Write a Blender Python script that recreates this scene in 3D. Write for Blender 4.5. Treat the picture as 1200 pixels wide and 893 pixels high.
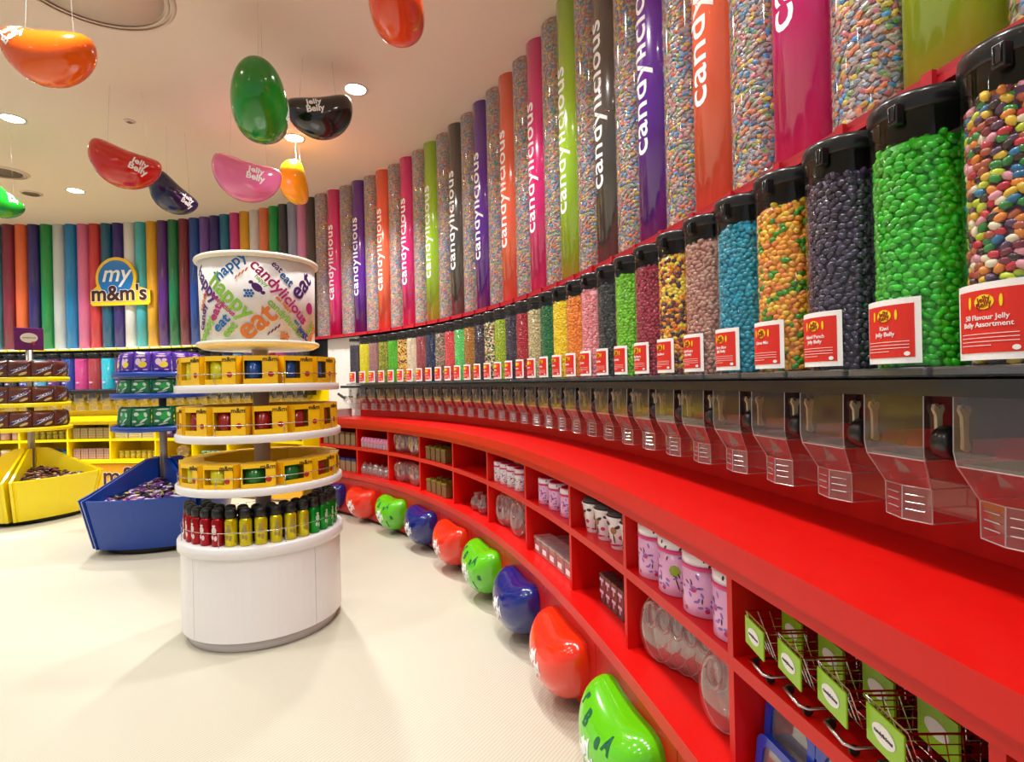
import bpy, bmesh, math, random
import numpy as np
from mathutils import Vector, Matrix
from mathutils.bvhtree import BVHTree
random.seed(7); rng = np.random.default_rng(7)
for o in list(bpy.data.objects): bpy.data.objects.remove(o)
scene = bpy.context.scene
C = scene.collection
PI = math.pi
CAMZ = 1.40; CEIL = 3.78

# ------------------------------------------------------------------ camera
cam = bpy.data.cameras.new('camera'); camo = bpy.data.objects.new('camera', cam); C.objects.link(camo)
cam.sensor_width = 36; cam.lens = 643.2 / 1200 * 36; cam.clip_start = .02
cam.shift_y = (446.14 - 446.5) / 1200
camo.matrix_world = Matrix.Translation((0, 0, CAMZ)) @ Matrix.Rotation(PI / 2, 4, 'X') @ Matrix.Rotation(-0.0224, 4, 'Z')
scene.camera = camo
# ------------------------------------------------------------------ world, exposure
w = bpy.data.worlds.new('world'); scene.world = w; w.use_nodes = True
w.node_tree.nodes['Background'].inputs[0].default_value = (.97, .985, 1, 1)
w.node_tree.nodes['Background'].inputs[1].default_value = 0.40
scene.view_settings.view_transform = 'Standard'; scene.view_settings.look = 'None'
scene.view_settings.gamma = 1; scene.view_settings.use_curve_mapping = False
scene.view_settings.exposure = 0.1
try:
    scene.cycles.transparent_max_bounces = 32
except Exception: pass

# ceiling lamps of the shop, then one added to brighten the plain tubes: (x, y) on the ceiling; fixtures are built further down around the same points
LAMPS = [(-1.21, 4.43), (-2.04, 5.28), (-4.30, 4.78), (-5.15, 6.54),
         (-0.57, 3.29), (-0.22, 2.25), (0.02, 1.14), (0.2, -0.02), (-2.2, 2.6), (-2.0, .8), (-3.9, 2.6), (-3.6, .4), (-6.4, 3.4), (-6.6, 1.0), (-2.2, -1.2), (-7.3, 5.6), (-6.9, 6.35)]  # last entry is an added, unseen lamp that lifts the left wall tubes
for li, (lx, ly) in enumerate(LAMPS):
    l = bpy.data.lights.new('downlight', 'SPOT'); l.energy = 92; l.color = (1, .988, .968)
    if li in (0, 4): l.energy = 120
    if li in (2, 15): l.energy = 175
    if li in (1, 3, 16): l.energy = 380
    l.spot_size = math.radians(125); l.spot_blend = .85; l.shadow_soft_size = .07
    o = bpy.data.objects.new('downlight', l); C.objects.link(o); o.location = (lx, ly, CEIL - .035)

# ------------------------------------------------------------------ helpers
def lin(c):
    if isinstance(c, str):
        c = c.lstrip('#'); c = tuple(int(c[i:i+2], 16) / 255 for i in (0, 2, 4))
    else: c = tuple(v / 255 for v in c)
    return tuple(v / 12.92 if v <= .04045 else ((v + .055) / 1.055) ** 2.4 for v in c) + (1,)
MATS = {}
def mat(key, col, rough=.4, metal=0, coat=0, spec=.5, emit=None, estr=0, noise=0, nscale=20):
    if key in MATS: return MATS[key]
    m = bpy.data.materials.new(key); m.use_nodes = True; nt = m.node_tree; b = nt.nodes['Principled BSDF']
    b.inputs['Base Color'].default_value = lin(col); b.inputs['Roughness'].default_value = rough
    b.inputs['Metallic'].default_value = metal; b.inputs['Coat Weight'].default_value = coat
    b.inputs['Coat Roughness'].default_value = .05
    b.inputs['Specular IOR Level'].default_value = spec
    if emit: b.inputs['Emission Color'].default_value = lin(emit); b.inputs['Emission Strength'].default_value = estr
    if noise:
        n = nt.nodes.new('ShaderNodeTexNoise'); n.inputs['Scale'].default_value = nscale; n.inputs['Detail'].default_value = 3
        tc = nt.nodes.new('ShaderNodeTexCoord'); nt.links.new(tc.outputs['Object'], n.inputs['Vector'])
        hs = nt.nodes.new('ShaderNodeHueSaturation'); hs.inputs['Color'].default_value = lin(col)
        mr = nt.nodes.new('ShaderNodeMapRange'); mr.inputs['To Min'].default_value = 1 - noise; mr.inputs['To Max'].default_value = 1 + noise
        nt.links.new(n.outputs['Fac'], mr.inputs['Value']); nt.links.new(mr.outputs['Result'], hs.inputs['Value'])
        nt.links.new(hs.outputs['Color'], b.inputs['Base Color'])
    MATS[key] = m; return m
def clear(key, tint=(255, 255, 255), rough=.05, face=.06, edge=.75, diff=.0):
    # thin clear plastic: see-through with a gloss that grows towards grazing angles
    if key in MATS: return MATS[key]
    m = bpy.data.materials.new(key); m.use_nodes = True; nt = m.node_tree; nt.nodes.clear()
    out = nt.nodes.new('ShaderNodeOutputMaterial'); tr = nt.nodes.new('ShaderNodeBsdfTransparent'); gl = nt.nodes.new('ShaderNodeBsdfGlossy')
    tr.inputs[0].default_value = lin(tint); gl.inputs['Roughness'].default_value = rough; gl.inputs['Color'].default_value = (1, 1, 1, 1)
    lw = nt.nodes.new('ShaderNodeLayerWeight'); lw.inputs[0].default_value = .5
    pw = nt.nodes.new('ShaderNodeMath'); pw.operation = 'POWER'; pw.inputs[1].default_value = 3
    mr = nt.nodes.new('ShaderNodeMapRange'); mr.inputs['To Min'].default_value = face; mr.inputs['To Max'].default_value = edge
    nt.links.new(lw.outputs['Facing'], pw.inputs[0]); nt.links.new(pw.outputs[0], mr.inputs['Value'])
    mx = nt.nodes.new('ShaderNodeMixShader'); nt.links.new(mr.outputs['Result'], mx.inputs[0])
    first = tr.outputs[0]
    if diff:
        df = nt.nodes.new('ShaderNodeBsdfDiffuse'); df.inputs[0].default_value = (.85, .85, .87, 1)
        m2 = nt.nodes.new('ShaderNodeMixShader'); m2.inputs[0].default_value = diff
        nt.links.new(tr.outputs[0], m2.inputs[1]); nt.links.new(df.outputs[0], m2.inputs[2]); first = m2.outputs[0]
    nt.links.new(first, mx.inputs[1]); nt.links.new(gl.outputs[0], mx.inputs[2]); nt.links.new(mx.outputs[0], out.inputs[0])
    MATS[key] = m; return m
def islands(key, cols, rough=.25, coat=.3, jitter=.12):
    # every separate piece of the mesh takes one colour of the palette
    if key in MATS: return MATS[key]
    m = bpy.data.materials.new(key); m.use_nodes = True; nt = m.node_tree; b = nt.nodes['Principled BSDF']
    g = nt.nodes.new('ShaderNodeNewGeometry'); r = nt.nodes.new('ShaderNodeValToRGB'); r.color_ramp.interpolation = 'CONSTANT'
    n = len(cols)
    while len(r.color_ramp.elements) < n: r.color_ramp.elements.new(.5)
    for i, c in enumerate(cols):
        r.color_ramp.elements[i].position = i / n; r.color_ramp.elements[i].color = lin(c)
    nt.links.new(g.outputs['Random Per Island'], r.inputs[0])
    ml = nt.nodes.new('ShaderNodeMath'); ml.operation = 'MULTIPLY'; ml.inputs[1].default_value = 37.7
    fr = nt.nodes.new('ShaderNodeMath'); fr.operation = 'FRACT'
    mr = nt.nodes.new('ShaderNodeMapRange'); mr.inputs['To Min'].default_value = 1 - jitter; mr.inputs['To Max'].default_value = 1 + jitter
    nt.links.new(g.outputs['Random Per Island'], ml.inputs[0]); nt.links.new(ml.outputs[0], fr.inputs[0]); nt.links.new(fr.outputs[0], mr.inputs['Value'])
    hs = nt.nodes.new('ShaderNodeHueSaturation'); nt.links.new(mr.outputs['Result'], hs.inputs['Value'])
    nt.links.new(r.outputs[0], hs.inputs['Color']); nt.links.new(hs.outputs[0], b.inputs['Base Color'])
    b.inputs['Roughness'].default_value = rough; b.inputs['Coat Weight'].default_value = coat
    MATS[key] = m; return m

class MB:
    """collects geometry for one mesh"""
    def __init__(s): s.v = []; s.f = []; s.sm = []
    def add(s, vs, fs, smooth=False):
        k = len(s.v); s.v += [tuple(map(float, q)) for q in vs]; s.f += [tuple(i + k for i in f) for f in fs]; s.sm += [smooth] * len(fs); return s
    def box(s, x0, x1, y0, y1, z0, z1, M=None):
        vs = [(x, y, z) for x in (x0, x1) for y in (y0, y1) for z in (z0, z1)]
        if M is not None: vs = [M @ Vector(q) for q in vs]
        return s.add(vs, [(0, 1, 3, 2), (4, 6, 7, 5), (0, 4, 5, 1), (2, 3, 7, 6), (0, 2, 6, 4), (1, 5, 7, 3)])
    def rbox(s, x0, x1, y0, y1, z0, z1, r=.01, M=None, seg=2):
        bm = bmesh.new(); bmesh.ops.create_cube(bm, size=1)
        for q in bm.verts: q.co = ((x0 + x1) / 2 + q.co.x * (x1 - x0), (y0 + y1) / 2 + q.co.y * (y1 - y0), (z0 + z1) / 2 + q.co.z * (z1 - z0))
        bmesh.ops.bevel(bm, geom=bm.edges[:], offset=r, segments=seg, affect='EDGES', profile=.5)
        bm.verts.index_update()
        vs = [q.co.copy() for q in bm.verts]
        if M is not None: vs = [M @ q for q in vs]
        fs = [[q.index for q in f.verts] for f in bm.faces]; bm.free()
        return s.add(vs, fs)
    def lathe(s, prof, n=24, cx=0, cy=0, smooth=True, M=None, caps=True):
        vs = []; fs = []
        for r, z in prof:
            for k in range(n):
                a = 2 * PI * k / n; q = Vector((cx + r * math.cos(a), cy + r * math.sin(a), z)); vs.append(M @ q if M is not None else q)
        for i in range(len(prof) - 1):
            for k in range(n):
                k2 = (k + 1) % n; fs.append((i * n + k, i * n + k2, (i + 1) * n + k2, (i + 1) * n + k))
        s.add(vs, fs, smooth)
        if caps:
            if prof[0][0] > 1e-5: s.add(vs[:n], [tuple(range(n - 1, -1, -1))])
            if prof[-1][0] > 1e-5: s.add(vs[-n:], [tuple(range(n))])
        return s
    def wire(s, pts, r, n=6, closed=False):
        pts = [Vector(q) for q in pts]; m = len(pts); vs = []; fs = []
        for i, q in enumerate(pts):
            a = pts[i - 1] if (i > 0 or closed) else q; b = pts[(i + 1) % m] if (i < m - 1 or closed) else q
            t = (b - a).normalized(); u = t.cross(Vector((0, 0, 1)))
            if u.length < .05: u = t.cross(Vector((1, 0, 0)))
            u.normalize(); w_ = t.cross(u)
            for k in range(n):
                an = 2 * PI * k / n; vs.append(q + u * (r * math.cos(an)) + w_ * (r * math.sin(an)))
        for i in range(m if closed else m - 1):
            j = (i + 1) % m
            for k in range(n): k2 = (k + 1) % n; fs.append((i * n + k, i * n + k2, j * n + k2, j * n + k))
        s.add(vs, fs, n > 4)
        if not closed: s.add(vs[:n], [tuple(range(n - 1, -1, -1))]); s.add(vs[-n:], [tuple(range(n))])
        return s
    def prism(s, outline, d0, d1, ax='z', M=None):
        n = len(outline); f3 = {'z': lambda a, b, d: (a, b, d), 'y': lambda a, b, d: (a, d, b), 'x': lambda a, b, d: (d, a, b)}[ax]
        vs = [Vector(f3(a, b, d)) for d in (d0, d1) for a, b in outline]
        if M is not None: vs = [M @ q for q in vs]
        return s.add(vs, [tuple(range(n - 1, -1, -1)), tuple(range(n, 2 * n))] + [(i, (i + 1) % n, n + (i + 1) % n, n + i) for i in range(n)])
    def mesh(s, name):
        me = bpy.data.meshes.new(name); me.from_pydata(s.v, [], s.f); me.update()
        me.polygons.foreach_set('use_smooth', s.sm)
        bm = bmesh.new(); bm.from_mesh(me); bmesh.ops.remove_doubles(bm, verts=bm.verts, dist=1e-6); bmesh.ops.recalc_face_normals(bm, faces=bm.faces)
        bm.to_mesh(me); bm.free()
        return me
    def build(s, name, m, parent=None):
        return link(name, s.mesh(name), m, parent)
def link(name, me, m=None, parent=None, loc=None, rot=None):
    o = bpy.data.objects.new(name, me); C.objects.link(o)
    if parent: o.parent = parent
    if m is not None:
        if not me.materials: me.materials.append(None)
        o.material_slots[0].link = 'OBJECT'; o.material_slots[0].material = m
    if name in ('print', 'window', 'motif', 'ridge'): o['kind'] = 'stuff'
    if loc is not None: o.location = loc
    if rot is not None: o.rotation_euler = rot
    return o
def tag(o, label, cat, group=None, kind=None):
    o['label'] = label; o['category'] = cat
    if group: o['group'] = group
    if kind: o['kind'] = kind
    return o
def struct(o, label=None):
    o['kind'] = 'structure'
    if label: o['label'] = label
    return o
def empty(name, loc=(0, 0, 0), rz=0):
    o = bpy.data.objects.new(name, None); C.objects.link(o); o.location = loc; o.rotation_euler = (0, 0, rz); o.empty_display_size = .05; return o
def thing(name, label, cat, loc=(0, 0, 0), rz=0, group=None):
    return tag(empty(name, loc, rz), label, cat, group)
def dup(o, parent=None, loc=None, rz=None, label=None):
    c = o.copy(); C.objects.link(c); c.parent = parent
    if loc is not None: c.location = loc
    if rz is not None: c.rotation_euler = (0, 0, rz)
    if label: c['label'] = label
    for ch in o.children: dup(ch, c)
    return c
ORD = ['first', 'second', 'third', 'fourth', 'fifth', 'sixth', 'seventh', 'eighth', 'ninth', 'tenth', 'eleventh', 'twelfth', 'thirteenth', 'fourteenth',
       'fifteenth', 'sixteenth', 'seventeenth', 'eighteenth', 'nineteenth', 'twentieth', 'twenty-first', 'twenty-second', 'twenty-third', 'twenty-fourth',
       'twenty-fifth', 'twenty-sixth', 'twenty-seventh', 'twenty-eighth', 'twenty-ninth', 'thirtieth', 'thirty-first', 'thirty-second', 'thirty-third', 'thirty-fourth', 'thirty-fifth']
FONT = {}
def textmesh(t, size=1, bold=0.0, ext=.002, align='CENTER', shear=0, spacing=1):
    key = (t, round(size, 4), bold, ext, align, shear, spacing)
    if key in FONT: return FONT[key]
    cu = bpy.data.curves.new('t', 'FONT'); cu.body = t; cu.size = size; cu.offset = bold * size; cu.extrude = ext; cu.align_x = align; cu.align_y = 'CENTER'
    cu.resolution_u = 3; cu.shear = shear; cu.space_character = spacing
    o = bpy.data.objects.new('t', cu); C.objects.link(o)
    dg = bpy.context.evaluated_depsgraph_get(); me = bpy.data.meshes.new_from_object(o.evaluated_get(dg))
    vs = [tuple(q.co) for q in me.vertices]; fs = [tuple(p.vertices) for p in me.polygons]
    bpy.data.objects.remove(o); bpy.data.curves.remove(cu); bpy.data.meshes.remove(me)
    FONT[key] = (vs, fs); return vs, fs
def subdiv(vs, fs, maxlen):
    bm = bmesh.new(); bv = [bm.verts.new(q) for q in vs]
    for f in fs:
        try: bm.faces.new([bv[i] for i in f])
        except ValueError: pass
    for _ in range(4):
        e = [e for e in bm.edges if e.calc_length() > maxlen]
        if not e: break
        bmesh.ops.subdivide_edges(bm, edges=e, cuts=1); bmesh.ops.triangulate(bm, faces=[f for f in bm.faces if len(f.verts) > 4])
    bm.verts.index_update(); out = [tuple(q.co) for q in bm.verts], [tuple(q.index for q in f.verts) for f in bm.faces]; bm.free(); return out
def flat_text(name, t, size, m, parent, M, bold=.0, ext=.001, **k):
    vs, fs = textmesh(t, size, bold, ext, **k); b = MB(); b.add([M @ Vector(q) for q in vs], fs); return b.build(name, m, parent)
def front(x, y, z, rot=0):
    # text plane facing local -Y
    return Matrix.Translation((x, y, z)) @ Matrix.Rotation(rot, 4, 'Y').inverted() @ Matrix.Rotation(PI / 2, 4, 'X')
def wrap(vs, R, a0, z0, rot=0, cx=0, cy=0):
    # bend flat (x, y, depth) lettering round a vertical cylinder; a0 = direction of the outward normal of its middle
    out = []; c, s = math.cos(rot), math.sin(rot)
    for x, y, d in vs:
        X = c * x - s * y; Y = s * x + c * y; a = a0 + X / R; out.append((cx + (R + d) * math.cos(a), cy + (R + d) * math.sin(a), z0 + Y))
    return out
def wrap_text(name, t, size, m, parent, R, a0, z0, rot=0, bold=.02, ext=.0012, cx=0, cy=0, step=.03, **k):
    vs, fs = textmesh(t, size, bold, ext, **k); vs, fs = subdiv(vs, fs, step)
    b = MB(); b.add(wrap(vs, R, a0, z0, rot, cx, cy), fs); return b.build(name, m, parent)

# ------------------------------------------------------------------ the curved wall line
TT = np.linspace(-.75, 2.0, 1200); _d = TT - .8
_R = 8.3985 - 1.4184 * _d**2 + .6291 * _d**3 + 1.2171 * _d**4
_X = -7.305 + _R * np.sin(TT); _Y = -.0995 + _R * np.cos(TT)
_dx = np.gradient(_X); _dy = np.gradient(_Y); _l = np.hypot(_dx, _dy); _S = np.cumsum(_l) - _l[0]; _S -= np.interp(.8, TT, _S)
_tx = _dx / _l; _ty = _dy / _l
def P(s, off=0):
    x, y = np.interp(s, _S, _X), np.interp(s, _S, _Y); tx, ty = np.interp(s, _S, _tx), np.interp(s, _S, _ty); n = math.hypot(tx, ty)
    return float(x - ty / n * off), float(y + tx / n * off)
def A(s):   # heading: local X along the wall to the right, local Y out of the room
    return math.atan2(np.interp(s, _S, _ty), np.interp(s, _S, _tx))
def sweep(prof, s0, s1, step=.12, b=None):
    b = b or MB(); n = max(1, int(math.ceil((s1 - s0) / step))); m = len(prof); vs = []; fs = []
    for i in range(n + 1):
        s = s0 + (s1 - s0) * i / n
        for off, z in prof: x, y = P(s, off); vs.append((x, y, z))
    for i in range(n):
        for k in range(m): k2 = (k + 1) % m; fs.append((i * m + k, (i + 1) * m + k, (i + 1) * m + k2, i * m + k2))
    fs.append(tuple(range(m))); fs.append(tuple(n * m + k for k in range(m - 1, -1, -1)))
    return b.add(vs, fs)
def rect(o0, o1, z0, z1): return [(o0, z0), (o1, z0), (o1, z1), (o0, z1)]
S_LEFT, S_RIGHT, S_YEL, S_RED = -8.2, 7.6, -1.34, -1.02

# ------------------------------------------------------------------ room
def floor_mat():
    m = bpy.data.materials.new('floor_vinyl'); m.use_nodes = True; nt = m.node_tree; b = nt.nodes['Principled BSDF']
    tc = nt.nodes.new('ShaderNodeTexCoord'); wv = nt.nodes.new('ShaderNodeTexWave'); wv.inputs['Scale'].default_value = 22; wv.inputs['Distortion'].default_value = .15
    mp = nt.nodes.new('ShaderNodeMapping'); mp.inputs['Rotation'].default_value = (0, 0, .6)
    nt.links.new(tc.outputs['Object'], mp.inputs[0]); nt.links.new(mp.outputs[0], wv.inputs['Vector'])
    ns = nt.nodes.new('ShaderNodeTexNoise'); ns.inputs['Scale'].default_value = .7; nt.links.new(tc.outputs['Object'], ns.inputs['Vector'])
    r = nt.nodes.new('ShaderNodeMixRGB'); r.inputs[1].default_value = lin((194, 190, 170)); r.inputs[2].default_value = lin((210, 206, 188))
    nt.links.new(wv.outputs['Fac'], r.inputs[0])
    r2 = nt.nodes.new('ShaderNodeMixRGB'); r2.blend_type = 'MULTIPLY'; r2.inputs[0].default_value = .25
    nt.links.new(r.outputs[0], r2.inputs[1]); nt.links.new(ns.outputs['Fac'], r2.inputs[2]); nt.links.new(r.outputs[0], b.inputs['Base Color'])
    bp = nt.nodes.new('ShaderNodeBump'); bp.inputs['Strength'].default_value = .08; bp.inputs['Distance'].default_value = .002
    nt.links.new(wv.outputs['Fac'], bp.inputs['Height']); nt.links.new(bp.outputs[0], b.inputs['Normal'])
    b.inputs['Roughness'].default_value = .45
    return m
def outline(off):
    ss = np.linspace(S_LEFT, S_RIGHT, 120); pts = [P(s, off) for s in ss]
    return pts + [(pts[-1][0], -4.2), (pts[0][0], -4.2)]
b = MB(); b.prism(outline(.45), -.1, 0); struct(b.build('floor', floor_mat()), 'cream ribbed vinyl shop floor')
b = MB(); b.prism(outline(.45), CEIL, CEIL + .1); struct(b.build('ceiling', mat('ceiling_paint', (230, 214, 198), .7)), 'warm beige plaster ceiling')
b = sweep(rect(.37, .45, 0, CEIL), S_LEFT, S_RIGHT); struct(b.build('wall_back', mat('wall_white', (236, 233, 228), .6)), 'curved white shop wall behind the tubes')
b = sweep(rect(.12, .37, .90, 1.955), S_YEL + .005, -.745); struct(b.build('wall_middle', mat('wall_white', 0)), 'white wall section between yellow and red counters')
b = sweep(rect(.13, .37, 1.05, 1.955), -.74, S_RIGHT); struct(b.build('trim_1', mat('backboard', (26, 26, 28), .5)), 'dark backing board behind the dispensers')
b = sweep(rect(.13, .37, 1.05, 1.955), S_LEFT, S_YEL); struct(b.build('trim_2', mat('backboard', 0)), 'dark backing board behind the yellow counter dispensers')

# ------------------------------------------------------------------ shelving counters
def red_mat(key, col, grain=.06, rough=.32):
    m = mat(key, col, rough, spec=.35); nt = m.node_tree; bs = nt.nodes['Principled BSDF']
    tc = nt.nodes.new('ShaderNodeTexCoord'); mp = nt.nodes.new('ShaderNodeMapping'); mp.inputs['Scale'].default_value = (14, 14, .7)
    n = nt.nodes.new('ShaderNodeTexNoise'); n.inputs['Scale'].default_value = 2; n.inputs['Detail'].default_value = 4
    nt.links.new(tc.outputs['Object'], mp.inputs[0]); nt.links.new(mp.outputs[0], n.inputs['Vector'])
    mr = nt.nodes.new('ShaderNodeMapRange'); mr.inputs['To Min'].default_value = 1 - grain; mr.inputs['To Max'].default_value = 1 + grain
    hs = nt.nodes.new('ShaderNodeHueSaturation'); hs.inputs['Color'].default_value = lin(col)
    nt.links.new(n.outputs['Fac'], mr.inputs['Value']); nt.links.new(mr.outputs['Result'], hs.inputs['Value']); nt.links.new(hs.outputs[0], bs.inputs['Base Color'])
    return m
RED = red_mat('red_laminate', (214, 16, 10), rough=.36); YEL = red_mat('yellow_laminate', (250, 222, 0), .03); ORA = red_mat('orange_panel', (250, 178, 12), .03)
ZT, ZM, ZL = 1.035, .74, .46       # worktop, middle shelf, lower ledge (tops)
def counter(name, label, s0, s1, divs, seams, m, mbase):
    r = thing(name, label, 'counter')
    sweep(rect(-.300, .13, ZT - .055, ZT), s0, s1, .08).build('worktop', m, r)
    sweep(rect(-.268, -.225, ZT - .10, ZT - .0555), s0, s1, .08).build('fascia', m, r)
    sweep(rect(.11, .135, ZT + .0005, 1.36), s0 + (.28 if m is RED else 0), s1, .08).build('splash_panel', m, r)
    sweep(rect(-.31, .30, ZL - .045, ZL), s0, s1, .08).build('lower_ledge', m, r)
    sweep(rect(.285, .30, ZL + .0005, ZT - .0555), s0, s1, .1).build('back_board', m, r)
    ends = [s0 + .012] + list(divs) + [s1 - .012]
    for s in ends: sweep(rect(-.25, .284, ZL + .0005, ZT - .1005), s - .011, s + .011).build('divider', m, r)
    for a, c in zip(ends[:-1], ends[1:]): sweep(rect(-.25, .284, ZM - .032, ZM), a + .0115, c - .0115, .08).build('shelf', m, r)
    sp = [s0] + list(seams) + [s1]
    for a, c in zip(sp[:-1], sp[1:]): sweep(rect(-.28, -.262, .035, ZL - .06), a + .002, c - .002, .08).build('base_panel', mbase, r)
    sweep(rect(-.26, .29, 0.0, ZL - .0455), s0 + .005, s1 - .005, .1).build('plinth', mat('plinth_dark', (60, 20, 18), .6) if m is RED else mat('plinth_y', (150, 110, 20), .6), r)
    return r
RDIV = [-.27, .38, 1.04, 1.73, 2.41, 3.08, 3.72, 4.29, 4.93, 5.55, 6.17]
RSEAM = [-.40 + .638 * k for k in range(0, 13)]
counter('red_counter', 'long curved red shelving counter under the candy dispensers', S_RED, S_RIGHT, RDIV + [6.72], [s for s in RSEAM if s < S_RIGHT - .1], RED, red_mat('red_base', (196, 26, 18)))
YDIV = [-7.2, -6.55, -5.9, -5.25, -4.64, -3.95, -3.35, -2.75, -2.1]
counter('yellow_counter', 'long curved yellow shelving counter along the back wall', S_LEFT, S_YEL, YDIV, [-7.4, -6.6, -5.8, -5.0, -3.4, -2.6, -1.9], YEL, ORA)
def rail(name, label, s0, s1, m, lab2=None):
    r = thing(name, label, 'rail'); sweep(rect(-.105, .128, 1.362, 1.385), s0, s1, .08).build('shelf_board', m, r)
    sweep([(-.110, 1.358), (-.1055, 1.358), (-.1055, 1.386), (-.110, 1.386)], s0, s1, .08).build('front_lip', mat('lip_black', (30, 28, 28), .25, coat=.3), r); return r
BLK = mat('black_plastic', (22, 22, 24), .28, coat=.2)
rail('dispenser_rail', 'black rail carrying the dispensers above the red counter', -.80, S_RIGHT, BLK)
rail('dispenser_rail', 'dark rail carrying the dispensers above the yellow counter', S_LEFT, S_YEL - .1, BLK)
def ledge(name, label, s0, s1, m, mtop, sp, first):
    r = thing(name, label, 'ledge'); sweep(rect(.05, .37, 1.972, 1.990), s0, s1, .08).build('top_board', mtop, r)
    sweep(rect(.045, .075, 1.958, 1.9715), s0, s1, .08).build('front_strip', m, r)
    s = first
    while s > s0 + .03:
        if s < s1 - .03:
            x, y = P(s, .04); o = MB().box(-.012, .012, -.006, .006, -.016, .016).build('bracket', m, r); o.location = (x, y, 1.972); o.rotation_euler = (0, 0, A(s))
        s -= sp
    return r
ST0, DST, TOFF = 2.3554, .2277, .2568
ledge('tube_ledge', 'red ledge carrying the lettered tubes on the right', -1.63, S_RIGHT, mat('ledge_red', (190, 25, 40), .4), mat('ledge_red2', (170, 22, 36), .4), DST, ST0 + 14.5 * DST)
ledge('tube_ledge', 'yellow and white ledge carrying the plain coloured tubes', S_LEFT, -1.635, mat('ledge_yel', (205, 195, 20), .4), mat('ledge_white', (245, 240, 215), .4), .1655, -1.71 - .083)

# ------------------------------------------------------------------ candy packs (shared meshes)
def blob(nu, nv, ax, ay, az, boxy=1.0):
    vs = [(0, 0, az)]; fs = []
    sg = lambda q: math.copysign(abs(q) ** boxy, q)
    for i in range(1, nv):
        p = PI * i / nv
        for k in range(nu):
            a = 2 * PI * k / nu; vs.append((ax * sg(math.sin(p)) * sg(math.cos(a)), ay * sg(math.sin(p)) * sg(math.sin(a)), az * sg(math.cos(p))))
    vs.append((0, 0, -az)); L = len(vs) - 1
    for k in range(nu): fs.append((0, 1 + k, 1 + (k + 1) % nu)); fs.append((L, L - nu + (k + 1) % nu, L - nu + k))
    for i in range(nv - 2):
        for k in range(nu): k2 = (k + 1) % nu; fs.append((1 + i * nu + k, 1 + (i + 1) * nu + k, 1 + (i + 1) * nu + k2, 1 + i * nu + k2))
    return np.array(vs), fs
def rotm(r):
    q = r.normal(size=4); q /= np.linalg.norm(q); w_, x, y, z = q
    return np.array([[1-2*(y*y+z*z), 2*(x*y-z*w_), 2*(x*z+y*w_)], [2*(x*y+z*w_), 1-2*(x*x+z*z), 2*(y*z-x*w_)], [2*(x*z-y*w_), 2*(y*z+x*w_), 1-2*(x*x+y*y)]])
def pack(name, R, z0, z1, unit, du, dz, amin, amax, tilt=.5, top=False, smooth=True, scat=.3, rand=False):
    uv, uf = unit; V = []; F = []; n = 0
    rows = int((z1 - z0) / dz); cols = int(R * (amax - amin) / du)
    def put(M, c):
        nonlocal n; V.append(uv @ M.T + c); F.extend(tuple(i + n for i in f) for f in uf); n += len(uv)
    for i in range(rows):
        for k in range(cols):
            a = amin + (amax - amin) * (k + .5 * (i % 2) + rng.uniform(-scat, scat)) / cols; z = z0 + dz * (i + .5) + rng.uniform(-scat, scat) * dz
            rr = R - abs(rng.normal(0, .0018))
            if rand: M = rotm(rng)
            else:
                t = rng.normal(0, tilt); ct, st = math.cos(t), math.sin(t)
                B = np.array([[-math.sin(a), 0, math.cos(a)], [math.cos(a), 0, math.sin(a)], [0, 1, 0]])   # tangent, up, radial
                T = np.array([[ct, -st, 0], [st, ct, 0], [0, 0, 1]]); M = B @ T
            put(M, np.array([rr * math.cos(a), rr * math.sin(a), z]))
    if top:
        for k in range(int(PI * R * R / (du * dz))):
            r = R * math.sqrt(rng.random()); a = rng.uniform(0, 2 * PI); put(rotm(rng), np.array([r * math.cos(a), r * math.sin(a), z1 + .004 * rng.normal() + .006 * (1 - r / R)]))
    core = MB(); m = 20; rc = R - max(unit[0][:, 2].max(), .004) * .4
    ck = n; V.append(np.array([(rc * math.cos(2 * PI * k / m), rc * math.sin(2 * PI * k / m), z) for z in (z0, z1) for k in range(m)]))
    F.extend((ck + k, ck + (k + 1) % m, ck + m + (k + 1) % m, ck + m + k) for k in range(m)); F.append(tuple(ck + m + k for k in range(m)))
    me = bpy.data.meshes.new(name); me.from_pydata(np.vstack(V).tolist(), [], F); me.update()
    if smooth: me.polygons.foreach_set('use_smooth', [True] * len(me.polygons))
    return me
RB = .086
BEANS = [pack('jelly_beans', RB - .010, .022, .435, blob(7, 5, .0105, .0072, .0066, .85), .0170, .0115, 0, 2 * PI, .55, True) for _ in range(2)]
FARBEANS = pack('jelly_beans', RB - .008, .022, .435, blob(5, 4, .0105, .0078, .006), .0185, .0125, PI * .75, PI * 2.25, .5, True)
SWEETS = pack('wrapped_sweets', .1085 - .006, .0, 1.785, blob(5, 3, .0125, .008, .0045, .7), .0190, .0118, PI * .70, PI * 2.30, .6, False, False, .45)

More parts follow.
